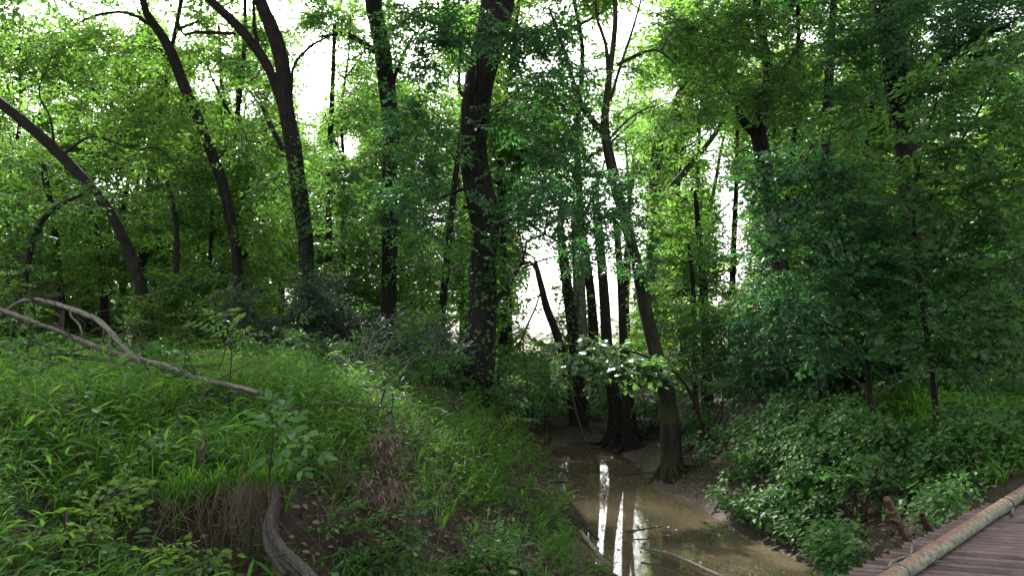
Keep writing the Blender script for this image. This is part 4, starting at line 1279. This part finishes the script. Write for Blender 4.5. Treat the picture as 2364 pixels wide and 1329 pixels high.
g = Geo()
Q = np.concatenate([scatter(28000, 3.4, 21, -1, r), scatter(20000, 5.5, 21, 1, r)])
m = r.random(len(Q)) < .12 + .7 * bare(Q) + .5 * (Q[:, 2] < .5)
Q = Q[m]
nn = normals(Q[:, 0], Q[:, 1]); n = len(Q)
put_leaves(g, 'oval', Q + nn * r.uniform(.005, .03, n)[:, None], np.stack([r.normal(0, 1, n), r.normal(0, 1, n), r.normal(0, .25, n)], 1) , nn + r.normal(0, .4, (n, 3)), .055 * r.uniform(.5, 1.4, n))
tag(g.build("leaf_litter", M['litter']), "brown dead leaves and litter on the bare banks", "leaf litter", kind="stuff")

# scum, specks and leaf bits afloat
g = Geo()
n = 3800
y = 7 + 9.5 * r.random(n) ** .8
x = chan(y) + r.uniform(-1.5, 1.5, n)
k = (r.random(n) < smooth(-.15, .3, vnoise(x, y * .5, 1.4) + (y - 10) * .02 + .1))
x, y = x[k], y[k]; n = len(x)
put_leaves(g, 'oval', np.stack([x, y, np.full(n, .004)], 1), np.stack([r.normal(0, 1, n), r.normal(0, 1, n), np.zeros(n)], 1), np.stack([r.normal(0, .03, n), r.normal(0, .03, n), np.ones(n)], 1), .03 * r.uniform(.25, 1.7, n) ** 1.5)
tag(g.build("floating_debris", M['wet_litter']), "bits of dead leaf and scum afloat on the muddy creek", "floating debris", kind="stuff")


# ------------------------------------------------------------------ low plants one can pick out
def compound_plant(name, label, cat, stem, fronds, leaflet, mat='leaf_bright', kind='oval', pairs=5):
    """stem: pixel polyline bottom->top; fronds: (px0,py0,px1,py1,d) midribs with paired leaflets"""
    r = np.random.default_rng(len(label))
    base = P(*stem[0]); base[2] = min(base[2], gz(base[0], base[1]))
    root = empty(name, base, label, cat)
    g = Geo()
    tube(g, [base - np.array([0, 0, .05])] + [P(*s) for s in stem[1:]], np.linspace(.008, .003, len(stem)), 6, .1, .04, 0)
    g.build("stem", M['twig'], root, base)
    g = Geo()
    for px0, py0, px1, py1, d in fronds:
        a, b = P(px0, py0, d), P(px1, py1, d + r.uniform(-.25, .25))
        mid = (a + b) / 2 + np.array([0, 0, .04])
        pts, _ = catmull([a, mid, b], [1, 1, 1], .02)
        put_twigs(g, pts[:-1:2], pts[1::2] if len(pts) % 2 == 0 else pts[1::2], np.full(len(pts[:-1:2]), .002), 1) if len(pts[:-1:2]) == len(pts[1::2]) else None
        t = nrm(b - a)
        up = nrm(np.array([0, -.45, 1.]) + r.normal(0, .2, 3))
        s = nrm(np.cross(t, up))
        Pn, D = [], []
        for j in range(pairs):
            q = pts[min(len(pts) - 1, int((.3 + .65 * j / max(pairs - 1, 1)) * (len(pts) - 1)))]
            for sg in (-1, 1):
                Pn.append(q); D.append(s * sg + t * .75 + np.array([0, 0, -.15]))
        Pn.append(b); D.append(t)
        n = len(Pn)
        put_leaves(g, kind, np.array(Pn), np.array(D), np.tile(up, (n, 1)) + r.normal(0, .2, (n, 3)), leaflet * r.uniform(.8, 1.15, n), 0)
    g.build("leaves", [M[mat], M['twig']], root, base)


compound_plant("ash_seedling", "bright ash seedling with feathery leaves above the fallen branch", "seedling",
               [(528, 985, 6.6), (530, 900, 6.6), (534, 820, 6.6), (530, 770, 6.6), (520, 735, 6.6)],
               [(528, 790, 440, 745, 6.6), (525, 770, 555, 735, 6.5), (525, 760, 480, 722, 6.7), (528, 780, 590, 790, 6.5), (530, 830, 450, 818, 6.6), (532, 830, 610, 850, 6.4), (532, 850, 640, 835, 6.5), (530, 860, 470, 880, 6.4), (520, 740, 545, 715, 6.6), (530, 800, 570, 760, 6.6), (528, 800, 480, 790, 6.7)], .085)
compound_plant("hickory_seedling", "broad compound-leaved seedling overhanging the lip of the left bank", "seedling",
               [(600, 1110, 4.9), (625, 1060, 4.9), (630, 1010, 4.9), (628, 960, 4.9)],
               [(628, 1040, 745, 1055, 4.7), (628, 1020, 715, 1005, 4.8), (628, 1000, 590, 960, 4.9), (628, 970, 660, 935, 4.9), (628, 980, 575, 990, 4.9), (628, 960, 622, 925, 5.0), (628, 1050, 700, 1090, 4.7), (628, 1060, 590, 1080, 4.8), (628, 1000, 690, 960, 4.8)], .095, 'vine', 'oval', 3)
compound_plant("pokeweed", "dark broad-leaved weed rising right of the fallen branch's tip", "weed",
               [(708, 930, 7.4), (710, 890, 7.4), (712, 850, 7.4)],
               [(712, 855, 740, 835, 7.4), (712, 860, 680, 850, 7.4), (712, 870, 755, 860, 7.3), (711, 880, 670, 880, 7.3), (711, 850, 715, 825, 7.4), (711, 890, 745, 895, 7.3)], .1, 'vine', 'oval', 1)
compound_plant("pokeweed", "small weed with wide leaves in the middle of the left bank grass", "weed",
               [(360, 1080, 5.2), (362, 1040, 5.2), (365, 1015, 5.2)],
               [(365, 1015, 390, 1000, 5.2), (365, 1020, 340, 1010, 5.2), (364, 1030, 395, 1030, 5.1), (364, 1035, 335, 1035, 5.1)], .075, 'vine', 'heart', 1)
for lab, px, py, d, sz in [("yellow-green leafy weed at the bottom of the left bank", 210, 1235, 4.15, .055), ("leafy weed sprawling below the yellow-green one in the bottom corner", 130, 1290, 4.0, .05), ("weed with fresh leaves at the left end of the bare overhang", 330, 1275, 4.15, .055),
                           ("low weed on the bare soil of the left bank, below the hanging dead leaves", 850, 1285, 5.5, .055), ("green weed near the bottom edge beside the pale log", 1190, 1285, 6.6, .06), ("weed growing left of the dead root's tip", 1085, 1300, 6.2, .055)]:
    r = np.random.default_rng(int(px))
    c = P(px, py, d); c[2] = gz(c[0], c[1])
    big = 1.5 if px < 340 else 1
    cl = [(c + np.array([r.normal(0, .16), r.normal(0, .1), r.uniform(.06, .24)]), r.uniform(.12, .2), 1.2) for _ in range(4)] if big == 1 else [(c + np.array([r.normal(0, .2), r.normal(0, .1), r.uniform(.06, .3)]), r.uniform(.11, .18), 1.2) for _ in range(4)]
    shrub("leafy_weed", lab, "weed", c, cl, sz, 'oval', 'leaf_bright' if px < 340 and px != 130 else 'vine', None, 5, False)

# dead twiggy shrub
c = P(860, 860, 10.5); c[2] = gz(c[0], c[1])
root = empty("dead_shrub", c, "leafless grey twiggy shrub in front of the straight trunk", "dead shrub")
g = Geo()
r = np.random.default_rng(8)
for k in range(13):
    a = r.uniform(-1.3, 1.3)
    e = c + np.array([math.sin(a) * r.uniform(.4, .9), r.normal(0, .3), r.uniform(.3, .85)])
    m = (c + e) / 2 + r.normal(0, .06, 3)
    tube(g, [c + r.normal(0, .03, 3), m, e], [.01, .007, .002], 5, .1, .08, 0, r=r)
    for j in range(4):
        q = m * (1 - j / 4) + e * j / 4
        f = q + r.normal(0, .2, 3) + np.array([0, 0, .08])
        tube(g, [q, (q + f) / 2 + r.normal(0, .02, 3), f], [.005, .004, .0015], 4, .1, .05, 0, cap=False, r=r)
g.build("twigs", M['dead'], root, c)

# ------------------------------------------------------------------ fallen wood
def stick(name, label, cat, polys, mat, sides=9, rough=.12, step=.08, child="branch", thick=.66, twigs=0):
    first = polys[0]
    base = P(*first[len(first) // 2][:2], first[len(first) // 2][3])
    root = empty(name, base, label, cat)
    for k, pl in enumerate(polys):
        g = Geo()
        tube(g, [P(a, b, d) for a, b, wd, d in pl], [wd * thick / 2 * d / FPX for a, b, wd, d in pl], sides, step, rough, 0, wob=.08)
        g.build("limb" if k == 0 else child, M[mat], root, base)
    if twigs:
        r = np.random.default_rng(len(label))
        q, _ = catmull([P(a, b, d) for a, b, wd, d in first], [1] * len(first), .1)
        for k in range(twigs):
            a = q[r.integers(len(q) // 5, len(q))]
            dn = nrm(np.array([r.normal(.5, .7), r.normal(-.1, .5), r.normal(.05, .45)]))
            L = r.uniform(.15, .75)
            g = Geo()
            tube(g, [a, a + dn * L * .5 + r.normal(0, .04, 3), a + dn * L + r.normal(0, .08, 3) - np.array([0, 0, .08 * L])], [.006, .0045, .002], 5, .08, .1, 0, wob=.3, cap=False, r=r)
            g.build("twig", M['drift'], root, base)
    return root


stick("fallen_branch", "long pale fallen branch lying aslant across the left bank grass", "fallen branch",
      [[(-60, 690, 15, 7.0), (30, 725, 16, 7.0), (130, 762, 18, 7.0), (210, 795, 20, 7.0), (290, 822, 23, 7.0), (390, 848, 22, 6.8), (470, 876, 18, 6.5), (560, 895, 15, 6.3), (640, 920, 11, 6.2)],
       [(480, 878, 8, 6.9), (468, 915, 7, 6.8), (450, 945, 6, 6.8), (448, 960, 4, 6.7)]], 'dead', twigs=34)
stick("fallen_branch", "arched dead limb rising from the fallen branch at far left", "fallen branch",
      [[(-40, 760, 14, 7.3), (10, 722, 15, 7.2), (55, 693, 15, 7.1), (110, 697, 16, 7.1), (170, 715, 18, 7.0), (220, 735, 19, 7.0), (258, 770, 18, 6.9), (295, 812, 17, 6.9), (350, 838, 14, 6.9), (420, 862, 11, 6.9)],
       [(163, 716, 9, 7), (166, 732, 8, 7), (183, 748, 8, 7), (191, 775, 5, 7)],
       [(252, 762, 11, 6.9), (254, 790, 10, 6.9), (250, 850, 7, 6.9)],
       [(305, 822, 7, 6.9), (280, 838, 6, 6.8), (245, 858, 4, 6.8)]], 'dead', twigs=26)
stick("fallen_branch", "mess of thin brown twigs lying under the arched dead limb", "fallen branch",
      [[(20, 845, 6, 7.4), (120, 818, 7, 7.3), (220, 826, 7, 7.3), (320, 850, 5, 7.2)],
       [(60, 870, 5, 7), (160, 830, 5, 7.1), (260, 835, 4, 7)], [(80, 790, 5, 7.4), (150, 810, 5, 7.3), (210, 800, 4, 7.2)], [(350, 880, 5, 6.7), (430, 872, 5, 6.7), (500, 860, 4, 6.7)], [(0, 800, 5, 7.3), (90, 830, 5, 7.2), (180, 850, 4, 7)], [(300, 880, 4, 6.6), (318, 858, 4, 6.7), (330, 830, 3, 6.8)]], 'drift', 6)
stick("bare_twig", "bare curved twig lying level in the grass of the left bank", "twig",
      [[(655, 950, 6, 6.3), (700, 938, 6, 6.3), (760, 932, 6, 6.3), (850, 938, 5, 6.3), (920, 940, 4, 6.3)]], 'drift', 6)
stick("bare_twig", "bare twig arching above the hickory seedling's foot", "twig",
      [[(462, 1020, 5, 5.2), (500, 1045, 5, 5.1), (550, 1062, 6, 5.0), (580, 1085, 5, 5.0), (600, 1120, 4, 4.9)]], 'drift', 6)
stick("bare_twig", "thin grey twig sloping down the bare soil below the grass lip", "twig",
      [[(725, 1068, 6, 5.6), (780, 1100, 6, 5.6), (850, 1140, 5, 5.6), (890, 1180, 4, 5.6)]], 'drift', 6)
stick("bare_twig", "fallen stick at the bottom left corner of the bank", "twig",
      [[(-30, 1300, 8, 3.85), (40, 1312, 8, 3.8), (110, 1322, 7, 3.75)]], 'drift', 6)
stick("dead_root", "weathered grey root hanging down the undercut left bank", "root",
      [[(640, 1120, 30, 4.95), (632, 1165, 38, 4.8), (626, 1215, 42, 4.65), (645, 1265, 48, 4.5), (685, 1305, 52, 4.35), (735, 1352, 58, 4.2)],
       [(622, 1180, 16, 4.72), (612, 1225, 22, 4.62), (625, 1275, 26, 4.5), (660, 1330, 26, 4.35)]], 'drift', 18, .24, .04)
stick("water_log", "dark wet curved log at the left edge of the water", "log",
      [[(1305, 1183, 14, 9.6), (1340, 1200, 18, 9.3), (1362, 1222, 18, 9.0), (1380, 1243, 12, 8.75)]], 'wetlog')
stick("water_log", "pale straight log half in the water below the dark curved one", "log",
      [[(1340, 1225, 14, 9.0), (1365, 1258, 17, 8.6), (1390, 1288, 17, 8.15), (1412, 1308, 13, 7.9)],
       [(1375, 1293, 10, 8.0), (1395, 1300, 12, 7.95), (1408, 1306, 10, 7.9)]], 'dead')
stick("driftwood", "grey forked driftwood stick lying on the water near the bridge", "driftwood",
      [[(1480, 1263, 8, 8.3), (1540, 1275, 10, 8.1), (1590, 1295, 11, 7.8), (1640, 1318, 12, 7.5), (1690, 1340, 12, 7.2)],
       [(1655, 1316, 4, 7.45), (1672, 1292, 4, 7.4), (1690, 1298, 3, 7.4), (1735, 1330, 3, 7.2)],
       [(1675, 1325, 3, 7.35), (1685, 1290, 3, 7.4), (1700, 1285, 2, 7.4)]], 'dead', 7)
stick("leaning_pole", "thin dark dead stem slanting down into the far creek", "dead stem",
      [[(1312, 880, 7, 15), (1328, 940, 8, 14.6), (1348, 1010, 9, 14.1), (1382, 1078, 8, 13.5)]], 'wetlog', 6)
stick("leaning_pole", "dark dead stem leaning right across the bright gap", "dead stem",
      [[(1252, 655, 5, 15.5), (1240, 700, 6, 15.5), (1218, 750, 7, 15.4), (1195, 805, 8, 15.4)]], 'wetlog', 6)
stick("mud_root", "dark root lying along the foot of the left mud bar", "root",
      [[(1210, 1085, 8, 12.2), (1260, 1110, 10, 11.6), (1310, 1112, 9, 11.4), (1350, 1118, 6, 11.3)],
       [(1225, 1075, 6, 12.4), (1290, 1085, 7, 12.1), (1340, 1105, 5, 11.7)]], 'wetlog', 6)
stick("floating_stick", "small dark stick afloat left of the leaning mossy trunk", "stick",
      [[(1420, 1098, 5, 12.6), (1470, 1092, 6, 12.7), (1520, 1090, 5, 12.8)]], 'wetlog', 6)
stick("floating_stick", "short dark stick afloat in the middle of the creek", "stick",
      [[(1445, 1228, 5, 9.1), (1480, 1222, 6, 9.15), (1530, 1214, 4, 9.3)]], 'wetlog', 6)
stick("hanging_vine", "long thin vine hanging right of the thickest trunk", "vine",
      [[(1130, 285, 5, 12), (1140, 350, 5, 12), (1160, 400, 5, 12), (1200, 450, 5, 12), (1212, 520, 4, 12), (1215, 600, 3, 12)]], 'twig', 5, step=.15)

# hanging dead leaves on the bank face
g = Geo()
r = np.random.default_rng(14)
for cx, cy, rx, ry, d, n in ((905, 1180, 40, 80, 5.9, 620), (890, 1030, 35, 35, 6.6, 320), (830, 1140, 25, 40, 6.0, 160), (470, 1030, 8, 40, 5.15, 40)):
    pp = [P(cx + r.normal(0, .45) * rx, cy + r.normal(0, .5) * ry, d + r.normal(0, .06)) for _ in range(n)]
    pp = np.array(pp)
    put_leaves(g, 'lance', pp, np.stack([r.normal(.1, .6, n), r.normal(-.3, .5, n), -np.ones(n)], 1), np.stack([r.normal(0, .9, n), -np.ones(n), r.normal(0, .8, n)], 1), .062 * r.uniform(.6, 1.4, n))
tag(g.build("withered_leaves", M['litter']), "curled brown withered leaves hanging down the left bank face", "dead leaves", kind="stuff")
# dry grass and roots hanging under the overhang
g = Geo()
n = 330
cc = np.array([575, 598, 560, 610, 520, 470, 430, 405])
px = cc[r.choice(8, n, p=[.22, .2, .18, .14, .1, .07, .05, .04])] + r.normal(0, 9, n)
py = 1118 + (600 - px) * .12 + r.normal(0, 16, n)
dq = 5.02 - (600 - px) * .0016
Q = np.array([P(a, b, q + r.normal(-.05, .04)) for a, b, q in zip(px, py, dq)])
L = r.uniform(.12, .5, n) * r.uniform(.5, 1, n)
A = Q; B = Q + np.stack([r.normal(0, .05, n), r.normal(-.08, .03, n), -L * .45], 1)
Cc = B + np.stack([r.normal(0, .07, n), r.normal(.02, .05, n), -L * .55], 1)
put_twigs(g, A, B, np.full(n, .0016), 0)
put_twigs(g, B, Cc, np.full(n, .0012), 0)
g2 = Geo()
n = 80
px = r.uniform(370, 640, n)
Q = np.array([P(a, 1128 + (600 - a) * .1 + r.normal(0, 14), 5.06 - (600 - a) * .0013 + r.normal(0, .05)) for a in px])
tufts(g2, Q, 7, .3, .003, r, 0, 1.3, np.tile(np.array([0, -.6, 0]), (n, 1)))
tag(g2.build("overhanging_grass", M['grass']), "grass tufts flopping over the lip of the undercut left bank", "grass", kind="stuff")
tag(g.build("hanging_roots", M['straw']), "dry grass and fine roots dangling from the undercut bank", "hanging roots", kind="stuff")

# ------------------------------------------------------------------ fence remains
r = np.random.default_rng(4)
b0 = P(143, 765, 11); b0[2] = gz(b0[0], b0[1])
root = empty("fence_post", b0, "grey steel fence post standing behind the arched dead limb", "fence post")
top = P(143, 715, 11)
g = Geo()
for w_, t_, oy in ((.022, .004, 0), (.004, .03, .017)):
    for k in range(1):
        x0, y0 = b0[0], b0[1] + oy
        V = [(x0 + sx * w_, y0 + sy * t_, z) for z in (b0[2] - .3, top[2]) for sx, sy in ((-1, -1), (1, -1), (1, 1), (-1, 1))]
        g.add(V, [np.array([[0, 1, 5, 4], [1, 2, 6, 5], [2, 3, 7, 6], [3, 0, 4, 7], [4, 5, 6, 7]])])
g.build("steel_bar", M['beam'], root, b0)
g = Geo()
tube(g, [P(1128, 912, 12.6), P(1190, 915, 13.4), P(1262, 911, 14.5)], [.004] * 3, 5, .2, .02)
tag(g.build("fence_wire", M['dead']), "thin pale wire strung from the thickest trunk across the creek mouth", "wire")

# ------------------------------------------------------------------ the pipe bridge
n_rows = 66
p0, p1 = on_plane(1935, 1324, DECK_Z), on_plane(2149, 1219, DECK_Z)
PITCHR = np.linalg.norm(p1 - p0) / 15
base = E0.copy()
deck = empty("pipe_bridge", base, "rusty footbridge deck of parallel steel tubes with a thick curb pipe", "footbridge")
perp = np.array([-RD[1], RD[0], 0])
TR = PITCHR * abs(np.dot(ED, perp)) * .335
rad = TR
adv = PITCHR / abs(np.dot(ED, perp)) * abs(np.dot(ED, ED))
r = np.random.default_rng(6)
start = -38


def hollow(g, A, B, R, sides=14, wall=.22, mat=0):
    t = nrm(B - A)
    x = nrm(np.cross(t, np.array([0, 0, 1.]) if abs(t[2]) < .9 else np.array([1., 0, 0]))); y = np.cross(x, t)
    th = np.arange(sides) / sides * 2 * math.pi
    c = (np.cos(th)[:, None] * x + np.sin(th)[:, None] * y)
    L = np.linalg.norm(B - A)
    nseg = 2
    rings = [A + t * min(.25, L * .4) + c * R * (1 - wall), A + c * R * (1 - wall), A + c * R, B + c * R, B + c * R * (1 - wall), B - t * min(.25, L * .4) + c * R * (1 - wall)]
    V = np.concatenate(rings)
    f = []
    for i in range(5):
        for j in range(sides):
            j2 = (j + 1) % sides
            f.append([i * sides + j, i * sides + j2, (i + 1) * sides + j2, (i + 1) * sides + j])
    f = np.array(f)
    g.add(V, [f[sides:2 * sides], f[3 * sides:4 * sides]], mat, False)
    g.add(V, [f[:sides], f[2 * sides:3 * sides], f[4 * sides:]], mat, True)
    g.add(rings[0], [np.arange(sides)[None, ::-1]], mat)
    g.add(rings[5], [np.arange(sides)[None]], mat)


# each tube's pitch measured along the ragged edge
for k in range(start, start + n_rows):
    s = k * PITCHR
    A = E0 + ED * s + RD * r.uniform(-.012, .02)
    B = A + RD * (4.2 if k > -14 else 3.4)
    A = A - np.array([0, 0, rad]); B = B - np.array([0, 0, rad])
    g = Geo()
    q0 = A + np.array([0, 0, r.normal(0, .0015)])
    hollow(g, q0, B + RD * 0, TR * r.uniform(.96, 1.04))
    g.build("deck_tube", M['deck'], deck, base)
# stringers below
for off in (.35, 2.0, 3.3):
    g = Geo()
    A = E0 + ED * (start * PITCHR) + RD * off; B = E0 + ED * ((start + n_rows) * PITCHR + .1) + RD * off
    zt, zb = DECK_Z - rad - TR - .003, DECK_Z - rad - TR - .16
    q = []
    for pnt in (A, B):
        for sx in (-.05, .05):
            for z in (zb, zt):
                q.append([pnt[0] + NE[0] * sx, pnt[1] + NE[1] * sx, z])
    g.add(q, [np.array([[0, 1, 3, 2], [4, 6, 7, 5], [0, 4, 5, 1], [2, 3, 7, 6], [1, 5, 7, 3], [0, 2, 6, 4]])])
    g.build("support_beam", M['beam'], deck, base)
# curb pipe
CR = .05
c0 = on_plane(2068, 1329, DECK_Z + CR); c1 = on_plane(2364, 1135, DECK_Z + CR)
cd = nrm(c1 - c0); cd[2] = 0; cd = nrm(cd)
ctr0 = c0 - cd * 2.2; ctr1 = c1 + cd * .9
Lc = np.linalg.norm(ctr1 - ctr0)
g = Geo()
sides = 28
hollow(g, np.array([0, 0, 0.]), np.array([0, 0, Lc]), CR, sides, .08)
cp = g.build("curb_pipe", curb_mat(PITCHR * abs(np.dot(ED, perp)) / max(abs(np.dot(cd, perp)), .2)), deck)
zax = Vector(cd); yax = Vector((0, 0, 1)); xax = yax.cross(zax)
from mathutils import Matrix
mm = Matrix((xax, yax, zax)).transposed().to_4x4()
cz = DECK_Z - rad + TR + CR
mm.translation = Vector((ctr0[0] - base[0], ctr0[1] - base[1], cz - base[2]))
cp.matrix_local = mm


def curb_at(px, py, up=0.0):
    return on_plane(px, py, DECK_Z + up)


# wire wrap round the curb pipe
def ring_on_curb(px, py, name, label, cat, R=.0035, tail=None):
    q = on_plane(px, py, cz)
    s = np.dot(q - ctr0, cd)
    c = ctr0 + cd * s; c[2] = cz
    X_ = np.array(xax); Y_ = np.array([0, 0, 1.])
    pts = [c + (X_ * math.cos(a) + Y_ * math.sin(a)) * (CR + .004) + cd * .03 * a / 3 for a in np.linspace(-.6, 3.6, 12)]
    if tail is not None:
        pts += tail
    g = Geo()
    tube(g, pts, [R] * len(pts), 6, .02, .03, 0)
    o = g.build(name, M['beam'] if R < .005 else M['dead'], None)
    tag(o, label, cat)


tz = DECK_Z + .008
ring_on_curb(2330, 1165, "binding_wire", "dark wire looped over the thick curb pipe near its far end", "wire", .0035)
ring_on_curb(2066, 1322, "binding_twig", "thin pale vine looped over the near end of the curb pipe", "vine", .0055)


def deck_stick(label, polys, mat='dead'):
    b = on_plane(polys[0][0][0], polys[0][0][1], tz)
    root = empty("dry_twig", b, label, "twig")
    for k, pl in enumerate(polys):
        g = Geo()
        tube(g, [on_plane(a, c, tz + hgt) for a, c, wd, hgt in pl], [wd * 1.5 for a, c, wd, hgt in pl], 7, .03, .1, 0, wob=.1)
        g.build("stem" if k == 0 else "side_twig", M[mat], root, b)


deck_stick("curved dry twig resting on the tubes left of the curb pipe", [[(2032, 1308, .004, .012), (2048, 1312, .008, .012), (2062, 1296, .009, .014), (2085, 1288, .008, .02), (2105, 1278, .006, .03)],
                                                                 [(2103, 1280, .006, .02), (2105, 1268, .007, .03), (2108, 1256, .006, .03), (2126, 1241, .003, .03)],
                                                                 [(2080, 1290, .003, .02), (2094, 1276, .003, .03), (2108, 1270, .002, .03)]])
deck_stick("white branched twig lying against the far side of the curb pipe", [[(2290, 1201, .005, .01), (2310, 1188, .006, .01), (2332, 1176, .007, .012), (2338, 1170, .008, .02), (2330, 1160, .006, .04)],
                                                                   [(2337, 1172, .007, .015), (2337, 1186, .008, .012)], [(2310, 1176, .003, .02), (2336, 1174, .004, .015)]])
deck_stick("small pale twig on the tubes right of the curb pipe's near end", [[(2160, 1294, .004, .01), (2170, 1294, .004, .01), (2200, 1300, .002, .01)], [(2160, 1297, .003, .01), (2163, 1290, .002, .02)]])

g = Geo()
n = 90
t1, t2 = r.random(n), r.random(n)
Q = E0[None] + ED[None] * (t1 * 3.6 - 1.6)[:, None] + RD[None] * (t2 * 2.6)[:, None]
Q[:, 2] = DECK_Z - rad + TR * .9
put_leaves(g, 'oval', Q, np.stack([r.normal(0, 1, n), r.normal(0, 1, n), r.normal(0, .1, n)], 1), np.stack([r.normal(0, .3, n), r.normal(0, .3, n), np.ones(n)], 1), .035 * r.uniform(.4, 1.3, n))
tag(g.build("deck_litter", M['litter']), "scattered dead leaf bits lying on the rusty tubes", "leaf litter", kind="stuff")


# rusty pipe stubs beside the deck
def stub():
    A = P(2098, 1262, 5.75); B = P(2047, 1150, 5.55)
    root = empty("valve_pipe", A, "rusty slanting pipe topped with a tee fitting beside the bridge", "pipe")
    t = nrm(B - A)
    L = np.linalg.norm(B - A)

    def solid(name, segs, extra=None):
        g = Geo()
        for a, b, R0, R1 in segs:
            p, q = A + t * a * L, A + t * b * L
            tube(g, [p, p * .97 + q * .03, p * .5 + q * .5, p * .03 + q * .97, q], [R0 * .93, R0, (R0 + R1) / 2, R1, R1 * .93], 18, .5, .008)
        if extra is not None:
            extra(g)
        g.build(name, M['rust'], root, A)
    solid("pipe", [(-.9, .48, .023, .023)])
    solid("end_plug", [(.8, 1.0, .0255, .0255)])
    f = np.array([-.75, -.66, -.05]); f = nrm(f - t * np.dot(f, t))
    c = A + t * .6 * L

    def outlet(g):
        hollow(g, c, c + f * .05, .037, 20, .3)
    solid("tee_fitting", [(.5, .7, .036, .036)], outlet)
    solid("collar", [(.44, .5, .042, .042)])
    solid("collar", [(.7, .79, .035, .04)])
    A = P(2152, 1240, 6.1); B = P(2128, 1189, 6.0)
    g = Geo(); hollow(g, A - nrm(B - A) * .4, B, .0285, 18, .16)
    tag(g.build("open_pipe", M['rust'], None), "short open-ended rusty pipe stub between the tee fitting and the tubes", "pipe")


stub()

print('VERTS', NV)
